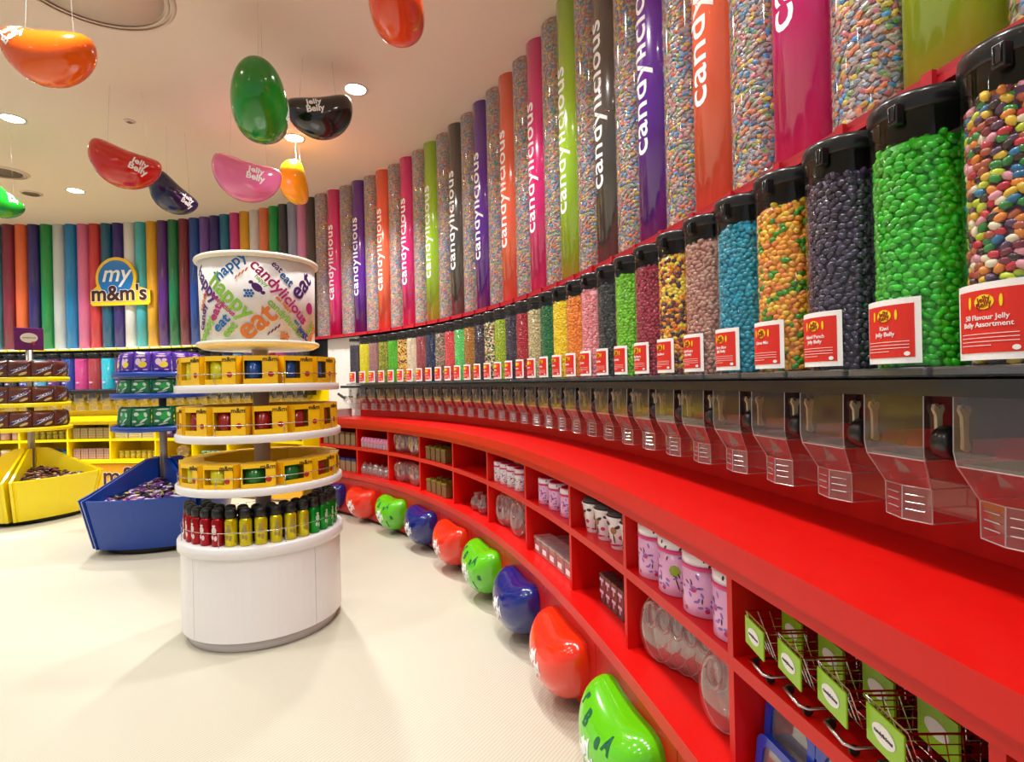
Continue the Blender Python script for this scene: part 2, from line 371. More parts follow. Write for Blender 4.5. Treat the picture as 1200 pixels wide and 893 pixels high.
# ------------------------------------------------------------------ dispensers
CLEAR = clear('clear_acrylic', face=.035, edge=.55); CHUTE = clear('clear_chute', (236, 232, 228), .08, face=.07, edge=.6, diff=.05)
EDGE = clear('clear_edge', (215, 205, 200), .15, face=.2, edge=.7, diff=.4)
CREAM = mat('lever_cream', (226, 214, 176), .4); WHITE = mat('white_print', (250, 250, 250), .5); CARD = mat('card_red', (222, 42, 28), .45); YPR = mat('yellow_print', (250, 225, 20), .5)
def arc_panel(R, R2, a0, a1, z0, z1, n=8):
    vs = []; fs = []
    for i in range(n + 1):
        a = a0 + (a1 - a0) * i / n; c, s = math.cos(a), math.sin(a); vs += [(R * c, R * s, z0), (R * c, R * s, z1), (R2 * c, R2 * s, z1), (R2 * c, R2 * s, z0)]
    for i in range(n):
        k = i * 4
        for j in range(4): fs.append((k + j, k + (j + 1) % 4, k + 4 + (j + 1) % 4, k + 4 + j))
    fs += [(0, 1, 2, 3), (n * 4 + 3, n * 4 + 2, n * 4 + 1, n * 4)]
    return vs, fs
dm = {}
b = MB(); b.lathe([(RB, .0), (RB, .515)], 28, caps=False); dm['bin'] = b.mesh('bin')
b = MB(); b.lathe([(RB + .001, .485), (RB + .004, .488), (RB + .004, .512), (RB + .002, .52), (.03, .524), (.001, .524)], 28); dm['lid'] = b.mesh('lid')
b = MB(); b.rbox(.022, .042, -RB - .012, -RB + .004, .462, .498, .002); b.wire([(.026, -RB - .013, .494), (.026, -RB - .013, .468), (.038, -RB - .013, .468), (.038, -RB - .013, .494)], .0014, 5); dm['latch'] = b.mesh('latch')
b = MB(); b.rbox(-.088, .088, -.098, .088, .0, .018, .004); dm['collar'] = b.mesh('collar')
# chute: a clear body under the rail, a funnel and a hexagonal mouth, open at the bottom
def loop(w, y0, y1, z, ridge=0): return [(-w, y1, z), (-w, y0, z), (0, y0 - ridge, z), (w, y0, z), (w, y1, z)]
L = [loop(.066, -.080, .08, -.030), loop(.066, -.082, .08, -.125), loop(.064, -.078, .07, -.150), loop(.050, -.050, .045, -.205, .012), loop(.050, -.050, .045, -.268, .014)]
b = MB()
vs = [q for l in L for q in l]; fs = []
for i in range(len(L) - 1):
    for k in range(5): k2 = (k + 1) % 5; fs.append((i * 5 + k, i * 5 + k2, (i + 1) * 5 + k2, (i + 1) * 5 + k))
b.add(vs, fs); dm['chute'] = b.mesh('chute')
b = MB()
for l in (L[2], L[3], L[4]): b.wire(l, .0012, 4, True)
for k in (1, 3): b.wire([l[k] for l in L], .0013, 4)
b.wire([L[3][2], L[4][2]], .0012, 4)
dm['rim'] = b.mesh('rim')
b = MB()
for z in (-.220, -.234, -.248):
    for sx in (-1, 1): b.wire([(sx * .008, -.0635, z), (sx * .040, -.0545, z)], .0011, 4)
dm['ridge'] = b.mesh('ridge')
b = MB(); pr = [(.0, -.052), (.010, -.045), (.012, -.052), (.007, -.062), (.005, -.095), (.011, -.112), (.004, -.116), (-.006, -.112), (-.005, -.095), (-.006, -.062), (-.012, -.052), (-.009, -.044)]
b.prism([(y * .95 - .055, z * 1.1) for y, z in pr], -.073, -.067, 'x'); dm['lever'] = b.mesh('lever')
b = MB(); b.wire([(-.0735, -.055 + .008 * math.cos(a), -.056 + .008 * math.sin(a)) for a in np.linspace(0, 2 * PI, 12, endpoint=False)], .0014, 4, True); dm['ring'] = b.mesh('lever_ring')
b = MB(); b.lathe([(.001, -.016), (.028, -.016), (.030, -.013), (.030, .011), (.027, .015), (.001, .015)], 18, M=Matrix.Translation((.094, -.055, -.115)) @ Matrix.Rotation(PI / 2, 4, 'Y')); b.box(.086, .102, -.03, .10, -.11, -.029); dm['pivot'] = b.mesh('pivot')
b = MB(); b.box(-.06, .06, -.07, .07, -.150, -.145); dm['gate'] = b.mesh('gate')
a0 = -PI / 2
b = MB(); b.add(*arc_panel(RB + .004, RB + .007, a0 - .68, a0 + .68, .026, .146, 10)); dm['holder'] = b.mesh('card_holder')
b = MB(); b.add(*arc_panel(RB + .0068, RB + .0078, a0 - .57, a0 + .57, .037, .135, 10)); dm['print'] = b.mesh('card_print')
def disc_on_cyl(R, a0, z0, rx, rz, n=16, d=.0009, cx=0, cy=0, rot=0):
    vs = [(0, 0, 0), (0, 0, d)] + [(rx * math.cos(t), rz * math.sin(t), h) for t in np.linspace(0, 2 * PI, n, endpoint=False) for h in (0, d)]
    fs = []
    for k in range(n): k2 = (k + 1) % n; fs += [(0, 2 + 2 * k2, 2 + 2 * k), (1, 3 + 2 * k, 3 + 2 * k2), (2 + 2 * k, 2 + 2 * k2, 3 + 2 * k2, 3 + 2 * k)]
    return wrap(vs, R, a0, z0, rot, cx, cy), fs
b = MB(); RC = RB + .0079
b.add(*disc_on_cyl(RC, a0, .116, .015, .0115))
for sg in (-1, 1): b.add(*disc_on_cyl(RC, a0 + sg * .024 / RC, .116, .0022, .0095))
dm['emblem'] = b.mesh('emblem')
def card_text(lines, size=.0112, z=.092):
    b = MB(); zz = z
    for t in lines:
        v, f = textmesh(t, size, .008, .0004); v, f = subdiv(v, f, .02); b.add(wrap(v, RC + .0006, a0, zz, 0), f); zz -= size * 1.0
    for k in range(4):
        vv, ff = arc_panel(RC, RC + .0007, a0 - .48, a0 + (.48 if k < 3 else .1), .066 - k * .006, .0669 - k * .006, 6); b.add(vv, ff)
    b.add(*disc_on_cyl(RC, a0 + .44, .0435, .005, .004)); return b.mesh('lettering')
b = MB(); v, f = textmesh('Jelly', .0125, .02, .0004); b.add(wrap(subdiv(v, f, .02)[0], RC + .0011, a0, .1200, .25), subdiv(v, f, .02)[1])
v, f = textmesh('Belly', .0125, .02, .0004); b.add(wrap(subdiv(v, f, .02)[0], RC + .0011, a0, .1115, .25), subdiv(v, f, .02)[1]); dm['emblem_text'] = b.mesh('emblem_lettering')
DEEPRED = mat('emblem_red', (150, 20, 10), .5)
GENERIC = card_text(['Jelly Belly'], .0112, .088)
def dispenser(label, s, palette, key, fill, names=None, card=True, near=False, group=''):
    x, y = P(s); r = thing('candy_dispenser', label, 'dispenser', (x, y, 1.390), A(s), group)
    link('bin', dm['bin'], CLEAR, r)
    c = link('jelly_beans', fill, islands('beans_' + key, palette), r); c['kind'] = 'stuff'; c.rotation_euler = (0, 0, 0 if fill is FARBEANS else rng.uniform(0, 6))
    l = link('lid', dm['lid'], BLK, r)
    link('collar', dm['collar'], clear('collar_clear', (225, 225, 222), .1, .12, .6, .05), r)
    ch = link('chute', dm['chute'], CHUTE, r); link('rim', dm['rim'], EDGE, ch); link('gate', dm['gate'], mat('gate_smoke', (120, 108, 92), .3), ch)
    for sx in (0, .140):
        lv = link('lever', dm['lever'], CREAM, r, (sx, 0, 0)); link('pivot_ring', dm['ring'], EDGE, lv) if near else None
    link('pivot', dm['pivot'], BLK, r)
    if near or card: link('ridge', dm['ridge'], EDGE, ch)
    if near: link('latch', dm['latch'], BLK, l)
    if card:
        h = link('card_holder', dm['holder'], WHITE, r); link('card_print', dm['print'], CARD, h); link('emblem', dm['emblem'], YPR, h)
        if near: link('emblem_lettering', dm['emblem_text'], DEEPRED, h)
        link('lettering', card_text(names) if names else GENERIC, WHITE, h)
    else:
        link('emblem', dm['emblem'], mat('lilac_print', (200, 170, 215), .5), r)
    return r
S0, DS = 5.4117, .1883
MULTI = ['#c8283c', '#e8c23a', '#f0e6c8', '#3a2420', '#e88c32', '#e8a0b0', '#2a8a3c', '#2878a8', '#7a1e32', '#b45a3c', '#c8dc3c', '#5a3a5a']
SPEC = [
 ('assorted many-coloured', MULTI, ['50 Flavour Jelly', 'Belly Assortment']), ('bright kiwi green', ['#1fae12', '#2cc81c', '#34b814'], ['Kiwi', 'Jelly Belly']),
 ('dark plum purple', ['#3c3048', '#463a58', '#342a40'], ['Island Punch', 'Jelly Belly']), ('orange, yellow and green citrus', ['#f0a01e', '#f0c83c', '#3c9618', '#e88c3c', '#f0a832'], ['Citrus Mix']),
 ('bright teal blue', ['#0a96b4', '#0a8caa', '#14a0be'], ['Berry Blue', 'Jelly Belly']), ('dusty pink-brown', ['#c08c7c', '#b87e70', '#c89a88'], ['Tutti Fruitti', 'Jelly Belly']),
 ('yellow, orange and maroon mixed', ['#f0c81e', '#e8781e', '#781e32', '#f0a028', '#3c283c', '#f0dc50'], ['Fruit Blend']), ('crimson red', ['#a01e3c', '#aa2846', '#961832'], ['Very Cherry', 'Jelly Belly']),
 ('vivid lime green', ['#78cc14', '#82d61e', '#6ec00f'], None), ('near-black', ['#262a28', '#30342e', '#1e2020'], None), ('salmon pink', ['#f096a0', '#ee8c96', '#f4aab0'], None),
 ('tangerine orange', ['#f59628', '#f28c1e'], None), ('lemon yellow', ['#fae114', '#f5d80a'], None), ('dark forest green', ['#0a783c', '#0c6e36'], None), ('pale cream', ['#d7c896', '#cdbe8c'], None),
 ('cherry red', ['#be1e32', '#b4142a'], None), ('dark grape', ['#41374b', '#3a3044'], None), ('yellow-green', ['#afc814', '#a5be0a'], None), ('cream, black and green mixed', ['#e8dca0', '#28241e', '#5a8c28', '#e88c32', '#f0e6c8', '#3c2a1e'], None),
 ('dark maroon', ['#3c283c', '#322030'], None), ('caramel brown', ['#be821e', '#b47818'], None), ('mint green', ['#6edc78', '#64d26e'], None), ('coral red', ['#eb5055', '#e1464b'], None),
 ('grey, pink and green mixed', ['#b48c82', '#5a8c50', '#c8aaa0', '#6e6460', '#8c7864'], None), ('navy blue', ['#192d5a', '#142850'], None), ('dusty rose', ['#af5055', '#a5464b'], None),
 ('ivory', ['#ebdcbe', '#e1d2b4'], None), ('orange, cream and black mixed', ['#e88c32', '#e8dca0', '#28241e', '#c85a1e', '#f0c83c'], None), ('leaf green', ['#5fc814', '#55be0a'], None),
 ('olive and yellow mixed', ['#96a01e', '#c8b428', '#788c14'], None), ('mauve pink', ['#b48280', '#aa7876'], None), ('acid yellow', ['#ebe100', '#e1d700'], None), ('slate purple', ['#463c50', '#3c3246'], None)]
# two more stand past the right edge of the photograph
for k in (1, 2): dispenser('clear dispenser past the right end of the photograph, number ' + ('one' if k == 1 else 'two'), S0 + DS * k, MULTI, 'multi', BEANS[k % 2], None, True, True, 'candy dispensers on the black rail')
for i, (nm, pal, lines) in enumerate(SPEC):
    dispenser(f'clear dispenser of {nm} beans, {ORD[i]} from right on black rail', S0 - DS * i, pal, nm, BEANS[i % 2] if i < 14 else FARBEANS, lines, True, i < 14, 'candy dispensers on the black rail')
YCOL = [('dark violet', '#5a3c96'), ('pale blue', '#5aaad2'), ('navy', '#1e2d5a'), ('white', '#dcdce6'), ('royal blue', '#1e46aa'), ('hot pink', '#d24682'), ('purple', '#5a2878'), ('charcoal', '#32323c')]
ysec = {0: ('aqua', '#14bed2'), 1: ('brick red', '#a02832'), 2: ('rose pink', '#c83c82'), 3: ('deep blue', '#0a46a0')}
n = 0
s = -5.41 + .1883 * 19
for i in range(26):
    si = -5.41 + .1883 * (20 - i); k = round((si + 5.41) / .1883)
    nm, col = {0: ('deep blue', '#0f46a5'), 1: ('rose pink', '#c83c8c'), 2: ('brick red', '#aa2837'), 3: ('aqua', '#14bed7'), 4: ('purple', '#5a2878'), 19: ('violet', '#4b3278'), 18: ('magenta', '#b9418c'), 17: ('crimson', '#a02837'), 16: ('aqua', '#28c8c8')}.get(k, YCOL[(k * 5 + 3) % 8])
    dispenser(f'small clear dispenser of {nm} sweets, {ORD[i]} from right over yellow counter', si, [col, col], 'y' + col, FARBEANS, None, False, False, 'dispensers over the yellow counter')

# ------------------------------------------------------------------ wall tubes
def gloss(key, col): return mat(key, col, .24, coat=1.0, spec=.5)
TCOL = {'pink': ('magenta pink', (232, 24, 124)), 'orange': ('orange', (252, 104, 66)), 'purple': ('purple', (98, 22, 156)), 'gray': ('charcoal grey', (82, 76, 70)), 'lime': ('lime green', (168, 216, 36))}
SEQ = {0: 'pink', 2: 'orange', 4: 'purple', 6: 'gray', 8: 'lime', 10: 'pink', 12: 'orange', 14: 'purple', 16: 'pink', -2: 'lime', -4: 'gray', -6: 'purple', -8: 'orange', -10: 'pink', -12: 'lime', -14: 'gray'}
RT = .1108; ZB = 1.9905
b = MB(); b.lathe([(RT, 0), (RT, CEIL - ZB - .001)], 36); TUBE = b.mesh('tube')
b = MB(); b.lathe([(RT + .0002, 0), (RT + .0002, CEIL - ZB - .001)], 36, caps=False); SHELL = b.mesh('shell')
b = MB(); b.lathe([(RT, .0), (RT + .0012, .0005), (RT + .0012, .0035), (RT, .004)], 36, caps=False); JOINT = b.mesh('joint')
v, f = textmesh('candylicious', .182, .010, .0006, spacing=1.04); v, f = subdiv(v, f, .03); b = MB(); b.add(wrap([(-y * .80, x, d) for x, y, d in v], RT + .0004, -PI / 2, .90), f); WORD = b.mesh('lettering')
SWM = islands('wrapped_sweet_colours', ['#a89490', '#b89c94', '#4a90c8', '#d07850', '#7a9a60', '#d0b450', '#88727c', '#b8a098', '#c8707c', '#5c7a94', '#b0a49c', '#8c98a8'], .35, .3, .25)
cnt = {}
colnames = []
for i in range(-15, 18):
    s = ST0 - DST * i; x, y = P(s, TOFF)
    if i in SEQ:
        c = SEQ[i]; cnt[c] = cnt.get(c, 0) + 1
        r = thing('lettered_tube', f'glossy {TCOL[c][0]} wall tube with white lettering, {ORD[cnt[c]-1]} of its colour from the right', 'tube', (x, y, ZB), A(s), 'tubes on the red ledge')
        link('tube', TUBE, gloss('tube_' + c, TCOL[c][1]), r); link('lettering', WORD, WHITE, r); link('joint', JOINT, gloss('tube_' + c, 0), r, (0, 0, .84))
    else:
        cnt['sweet'] = cnt.get('sweet', 0) + 1
        r = thing('sweet_tube', f'clear wall tube packed with small mixed sweets, {ORD[cnt["sweet"]-1]} sweet-filled one from right', 'tube', (x, y, ZB), A(s), 'tubes on the red ledge')
        link('shell', SHELL, CLEAR, r); q = link('wrapped_sweets', SWEETS, SWM, r); q['kind'] = 'stuff'; link('joint', JOINT, EDGE, r, (0, 0, 1.1))
PLAIN = [('brown-grey', '#4a3e3c'), ('pale pink', '#e090be'), ('lavender grey', '#a0aac8'), ('charcoal', '#3c3c46'), ('green', '#14aa50'), ('orange', '#f58250'), ('white', '#ececf0'), ('gold', '#eeb428'), ('hot pink', '#dc3c96'),
         ('teal', '#1478a0'), ('indigo', '#37287d'), ('violet', '#7850aa'), ('blue', '#1e50aa'), ('maroon', '#82283c'), ('green', '#0f7d4b'), ('purple', '#5a2382'), ('gold', '#f0b428'), ('aqua', '#46becd'), ('white', '#f0f0f0'),
         ('indigo', '#3c2882'), ('teal', '#14648c'), ('red', '#dc3c46'), ('pink', '#e678aa'), ('sky blue', '#148cd2'), ('silver white', '#d2dce1'), ('green', '#1e9b50'), ('indigo', '#32287d'), ('orange', '#fa7846'), ('maroon', '#8c2d46'),
         ('teal', '#508ca0'), ('pink', '#e678aa'), ('gold', '#f0b428'), ('violet', '#7850aa'), ('green', '#0f7d4b'), ('white', '#f0f0f0'), ('red', '#dc3c46')]
b = MB(); b.lathe([(.0805, 0), (.0805, CEIL - ZB - .001)], 28); PT = b.mesh('plain_tube')
pc = {}
for i, (nm, col) in enumerate(PLAIN):
    s = -1.71 - .1655 * i; x, y = P(s, .25); pc[nm] = pc.get(nm, 0) + 1
    o = link('plain_tube', PT, mat('plain_' + col, col, .3, coat=.35), None, (x, y, ZB), (0, 0, A(s)))
    tag(o, f'plain glossy {nm} wall tube over yellow counter, {ORD[pc[nm]-1]} {nm} one from right', 'tube', 'plain coloured tubes on the yellow ledge')

# ------------------------------------------------------------------ big jelly beans (wall beans on the red counter, hanging beans)
def bean_mesh(name, a=.25, R=.160, bend=.080, nu=40, nv=26, half=False):
    vs = []; fs = []
    for i in range(nv + 1):
        p = PI * i / nv; x = -math.copysign(abs(math.cos(p)) ** .92, math.cos(p)); r = math.sin(p) ** .80 if 0 < i < nv else 0
        for k in range(nu):
            t = 2 * PI * k / nu; q = r * R
            vs.append((a * x, q * math.cos(t) * .95, q * math.sin(t) * (1 - .10 * (1 - x * x) * (math.sin(t) > 0) * math.sin(t)) + bend * (x * x) - bend * .35))
    for i in range(nv):
        for k in range(nu): k2 = (k + 1) % nu; fs.append((i * nu + k, i * nu + k2, (i + 1) * nu + k2, (i + 1) * nu + k))
    b = MB(); b.add(vs, fs, True)
    return b
def cast_on(bean, vs, origin_dir=(0, -1, 0), lift=.0012):
    bvh = BVHTree.FromPolygons(bean.v, [list(f) for f in bean.f]); d = Vector((0, 1, 0)); out = []
    for x, z, dep in vs:
        h = bvh.ray_cast(Vector((x, -2, z)), d)
        out.append((x, h[0].y - lift - max(dep, 0) * 2, z) if h[0] is not None else None)
    return out
def logo_on(bean, name, cx, cz, size, rot, m, parent, lines=('Jelly', 'Belly'), lift=.001):
    b = MB()
    for j, t in enumerate(lines):
        v, f = textmesh(t, size, .03, .0008); v, f = subdiv(v, f, size * .4); c, s_ = math.cos(rot), math.sin(rot); y0 = (.42 - .84 * j) * size if len(lines) > 1 else 0
        vv = [(cx + c * x - s_ * (y + y0), cz + s_ * x + c * (y + y0), d) for x, y, d in v]; pr = cast_on(bean, vv, lift=lift)
        keep = [i for i, q in enumerate(pr) if q is not None]; idx = {k: i for i, k in enumerate(keep)}
        b.add([pr[k] for k in keep], [tuple(idx[i] for i in g) for g in f if all(i in idx for i in g)])
    return b.build(name, m, parent)
def bmat(key, col): return mat('bean_' + key, col, .16, coat=.6)
hb = bean_mesh('body'); HB = hb.mesh('body')
HANG = [  # colour key, rgb, x, y, z, scale, tilt, yaw, logo (x, z, rot), label
 ('orange', (240, 96, 8), -2.41, 2.90, 3.18, .88, .08, .08, (-.12, .04, .7), 'large orange hanging jelly bean nearest the top left corner'),
 ('scarlet', (232, 72, 22), -.50, 2.58, 3.17, .82, .25, 1.6, None, 'orange-red hanging jelly bean cut off by the top edge'),
 ('red', (205, 28, 14), -3.02, 4.33, 3.17, .97, .24, .62, (.10, -.01, -.1), 'red hanging jelly bean with white logo, left of the green one'),
 ('navy', (14, 22, 72), -3.07, 5.02, 3.17, .86, .60, .95, (.12, .0, .2), 'small navy blue hanging jelly bean below the red one'),
 ('green', (8, 128, 22), -1.55, 3.47, 3.17, 1.10, .40, 1.90, (.02, -.03, .3), 'dark green hanging jelly bean seen end-on between black and pink ones'),
 ('black', (16, 17, 20), -1.355, 4.02, 3.38, .94, -.20, .30, (-.04, .01, .0), 'glossy black hanging jelly bean beside the green one'),
 ('pink', (238, 120, 172), -2.21, 4.65, 3.17, 1.08, .16, .48, (.06, .0, .0), 'light pink hanging jelly bean with white logo'),
 ('yellow', (250, 176, 8), -2.06, 5.30, 3.36, .84, 1.2, 1.4, None, 'amber yellow hanging jelly bean right of the pink one'),
 ('leaf', (20, 160, 40), -4.69, 5.07, 3.17, .80, .4, 1.5, (.0, .03, .6), 'bright green hanging jelly bean cut off by the left edge')]
for key, col, x, y, hz, sc, tilt, yaw, lg, lab in HANG:
    r = thing('hanging_jelly_bean', lab, 'jelly bean', (x, y, hz), 0, 'jelly beans hanging from the ceiling')
    o = link('body', HB, bmat(key, col), r); o.scale = (sc,) * 3; o.rotation_euler = (0, tilt, yaw)
    if lg:
        l = logo_on(hb, 'logo', lg[0], lg[1], .068, lg[2], WHITE, r); l.parent = o
    M = Matrix.Rotation(yaw, 4, 'Z') @ Matrix.Rotation(tilt, 4, 'Y')
    for sx in (-.55, .55):
        q = (M @ Vector((sx * .25 * sc, 0, (.11 * sc)))); 
        MB().wire([(q.x, 0 + q.y, q.z), (q.x * .8, q.y * .8, CEIL - hz - .001)], .0012, 4).build('string', clear('nylon', (235, 230, 225), .2, .3, .7, .35), r)
# beans mounted on the base panels
wb = bean_mesh('body', .225, .155, .075)
WB = wb.mesh('body')
WCOL = {'blue': (14, 32, 118), 'red': (236, 48, 16), 'green': (96, 200, 14)}
WSEQ = ['blue', 'red', 'green', 'blue', 'red', 'green', 'blue', 'red', 'green', 'blue']
wl = logo_on(wb, 'logo', -.01, -.035, .066, .75, WHITE, None); WLOGO = wl.data; bpy.data.objects.remove(wl)
WMARK = []
for k, (cx, cz, t) in enumerate([(.10, .065, 'A'), (.10, -.085, 'J'), (.05, .05, 'e'), (-.13, .085, 'r'), (.16, -.02, 's'), (-.06, .055, 'B')]):
    v, f = textmesh(t, .06, .04, .0005); v, f = subdiv(v, f, .03); vv = cast_on(wb, [(cx + x, cz + y, d) for x, y, d in v], lift=.0008); kp = [i for i, q in enumerate(vv) if q]; ix = {a: i for i, a in enumerate(kp)}
    b = MB(); b.add([vv[a] for a in kp], [tuple(ix[i] for i in g) for g in f if all(i in ix for i in g)]); WMARK.append(b.mesh('marking'))
near = ['hidden partly by the white stand', 'farthest red one', 'farthest green one', 'second nearest blue one', 'middle red one', 'second nearest green one', 'nearest blue one in view', 'nearest red one', 'nearest one at the bottom edge', 'past the bottom edge']
for i, c in enumerate(WSEQ):
    s = -.51 + .638 * (i - .5) + .13; x, y = P(s, -.30)
    r = thing('wall_jelly_bean', f'glossy {c} jelly bean mounted on red base panel, {near[i]}', 'jelly bean', (x, y, .215), A(s), 'jelly beans along the red base')
    link('body', WB, mat('wbean_' + c, WCOL[c], .15, coat=.6), r); link('logo', WLOGO, WHITE, r)
    if c == 'green':
        for me in WMARK: link('marking', me, mat('bean_mark', (8, 96, 60), .4), r)

# ------------------------------------------------------------------ ceiling fixtures
GLOW = mat('lamp_glow', (255, 255, 255), .5, emit=(255, 244, 228), estr=28)
b = MB(); b.lathe([(.082, -.004), (.10, -.004), (.10, .0), (.082, 0)], 28, caps=False); LTR = b.mesh('trim_ring')
b = MB(); b.lathe([(.001, -.002), (.08, -.002), (.08, -.0005), (.001, -.0005)], 24); LGL = b.mesh('lens')
for i, (lx, ly) in enumerate(LAMPS):
    lab = ['round recessed ceiling lamp right of the black bean', 'round recessed ceiling lamp between green and yellow beans', 'round recessed ceiling lamp below the big orange bean', 'round recessed ceiling lamp left of the navy bean'][i] if i < 4 else f'round recessed ceiling lamp unseen outside the picture, {ORD[i-4]} of these'
    r = thing('ceiling_lamp', lab, 'ceiling lamp', (lx, ly, CEIL - .0005), 0, 'recessed ceiling lamps'); link('trim_ring', LTR, mat('lamp_trim', (225, 220, 210), .4), r); link('lens', LGL, GLOW, r)
DARK = mat('vent_dark', (110, 98, 88), .6); CPT = mat('ceiling_trim', (214, 196, 178), .6)
def rings(name, label, x, y, rs, z, fill):
    r = thing(name, label, 'ceiling vent', (x, y, CEIL - .0005))
    for R in rs: MB().lathe([(R - .012, -.012), (R, -.014), (R + .012, -.002), (R + .012, 0), (R - .012, 0)], 48, caps=False).build('ring', CPT, r)
    MB().lathe([(.001, -.004), (rs[-1] - .02, -.004), (rs[-1] - .02, 0), (.001, 0)], 40).build('face', fill, r); return r
rings('round_diffuser', 'large round ceiling air diffuser at the top edge', -2.42, 3.22, (.42, .385), 0, CPT)
rings('round_diffuser', 'half dark round ceiling vent at the left edge', -5.44, 5.94, (.20, .17), 0, DARK)
rings('unlit_downlight', 'dark unlit round ceiling fitting near the left green bean', -5.72, 6.59, (.10,), 0, DARK)
rings('sprinkler', 'tiny ceiling sprinkler cap above the red bean', -3.34, 4.87, (.035,), 0, DARK)

# ------------------------------------------------------------------ logo sign on the plain tubes (lettering only)
s = -4.80; x, y = P(s, .135); r = thing('logo_sign', 'yellow, blue and white logo sign on the plain tubes', 'sign', (x, y, 2.59), A(s))
YS = mat('sign_yellow', (250, 205, 30), .35); BS = mat('sign_blue', (14, 120, 205), .3, coat=.3); BRN = mat('letter_brown', (62, 28, 18), .4)
cz = .38; oc = [(.30 * math.cos(t), cz + .30 * math.sin(t)) for t in np.linspace(-.35, PI + .35, 30)]
MB().prism(oc + [(-.38, .2), (-.38, .03), (-.35, 0), (.47, 0), (.5, .03), (.5, .2)], -.03, .0, 'y').build('backing', YS, r)
MB().prism([(.255 * math.cos(t), cz + .255 * math.sin(t)) for t in np.linspace(0, 2 * PI, 40, endpoint=False)], -.036, -.0305, 'y').build('roundel', BS, r)
flat_text('lettering', 'my', .34, WHITE, r, front(.0, -.038, cz + .06), .01, .002, shear=.25)
flat_text('letter_outline', "m&m's", .30, WHITE, r, front(.05, -.038, .16), .05, .002)
flat_text('lettering', "m&m's", .30, BRN, r, front(.05, -.042, .16), .026, .002)

# ------------------------------------------------------------------ white round stand
SX, SY = -1.505, 3.29
sd = math.atan2(-SY, -SX)     # direction from the stand to the camera
st = thing('display_stand', 'white round tiered stand with lettered drum on top', 'display stand', (SX, SY, 0), 0)
LW = mat('white_laminate', (238, 236, 238), .3, coat=.2); STEEL = mat('steel_wire', (190, 190, 192), .25, .9); POLE = mat('pole_taupe', (206, 186, 168), .4)
b = MB(); b.lathe([(.39, .0), (.405, .004), (.405, .055), (.39, .058)], 56); b.build('plinth', mat('plinth_white', (205, 198, 200), .4), st)
# body in curved panels with seams
for k in range(4):
    c = sd - .15 + k * PI / 2; vs, fs = arc_panel(.41, .433, c - PI / 4 + .004, c + PI / 4 - .004, .06, .497, 16); b = MB(); b.add(vs, fs, False); o = b.build('side_panel', LW, st)
MB().lathe([(.405, .065), (.405, .49)], 48).build('core', mat('seam_grey', (150, 146, 148), .6), st)
b = MB(); b.lathe([(.001, .498), (.44, .498), (.449, .505), (.449, .552), (.444, .56), (.001, .56)], 64); b.build('base_top', LW, st)
TIERS = [(.865, .452), (1.144, .450), (1.413, .447)]
for z, R in TIERS: MB().lathe([(.05, z - .042), (R - .006, z - .042), (R, z - .036), (R, z - .005), (R - .005, z), (.05, z)], 64).build('tier', LW, st)
for z, R in [(.56, .44)] + TIERS:
    h = .075 if z < .6 else .055; b = MB(); b.wire([((R - .012) * math.cos(a), (R - .012) * math.sin(a), z + h) for a in np.linspace(0, 2 * PI, 56, endpoint=False)], .0022, 6, True)
    for k in range(8): a = sd + .25 + k * PI / 4; b.wire([((R - .012) * math.cos(a), (R - .012) * math.sin(a), z - .002), ((R - .012) * math.cos(a), (R - .012) * math.sin(a), z + h)], .002, 6)
    b.build('guard_rail', STEEL, st)
MB().lathe([(.045, .5601), (.045, 1.62)], 20).build('pole', POLE, st)
RD = .318; CRM = mat('drum_cream', (246, 240, 222), .4, coat=.2)
dr = MB().lathe([(RD - .008, 1.655), (RD, 2.125)], 64).build('drum', mat('drum_paper', (244, 242, 240), .45), st)
MB().lathe([(.02, 1.618), (.30, 1.618), (.335, 1.635), (.337, 1.648), (.33, 1.656), (.02, 1.656)], 64).build('bottom_flange', CRM, dr)
b = MB(); b.wire([(.325 * math.cos(a), .325 * math.sin(a), 2.125) for a in np.linspace(0, 2 * PI, 64, endpoint=False)], .016, 10, True); b.build('rolled_rim', CRM, dr)
DC = {'or': '#e88230', 'li': '#8cc83c', 'ma': '#be1e78', 'bl': '#1e6eb4', 'pu': '#50207a'}
DM = {k: mat('drum_' + k, v, .5) for k, v in DC.items()}
def px(u, v):     # drum print positions, measured on the drum's own surface from its middle (radians, metres)
    return math.asin(max(-.98, min(.98, (u / 5.714 + 195 - 302) / 68.5))), 1.66 + (630 - v) / 480 * .45
for t, u, v_, rot, size, c in [('eat', 590, 530, 40, .20, 'or'), ('happy', 430, 380, -45, .15, 'li'), ('candylicious', 760, 350, -46, .105, 'ma'), ('happy', 435, 205, 38, .10, 'bl'), ('eat', 790, 265, -42, .08, 'bl'),
        ('eat', 895, 290, 45, .17, 'pu'), ('happy', 285, 300, -48, .12, 'pu'), ('eat', 375, 535, 42, .10, 'bl'), ('eat', 425, 575, 45, .085, 'li'), ('candylicious', 785, 505, -45, .065, 'li'),
        ('candylicious', 385, 425, -42, .045, 'ma'), ('eat happy', 880, 555, -45, .038, 'bl'), ('eat', 340, 470, 60, .09, 'ma'), ('candy', 262, 490, 75, .075, 'pu'), ('happy', 278, 570, 55, .085, 'li'),
        ('eat', 890, 635, -25, .09, 'pu'), ('candy', 955, 600, 48, .08, 'or'), ('eat', 730, 200, -42, .06, 'pu'), ('happy', 630, 290, -42, .04, 'li'), ('eat happy', 770, 420, -42, .036, 'or'), ('candy', 265, 395, 60, .06, 'or'), ('happy', 950, 545, 50, .05, 'li')]:
    a, z = px(u, v_); z = max(1.70, min(2.07, z)); wrap_text('lettering', t, size * .86, DM[c], dr, RD - .001, sd + a, z, math.radians(rot), .018, .0008, step=.035)
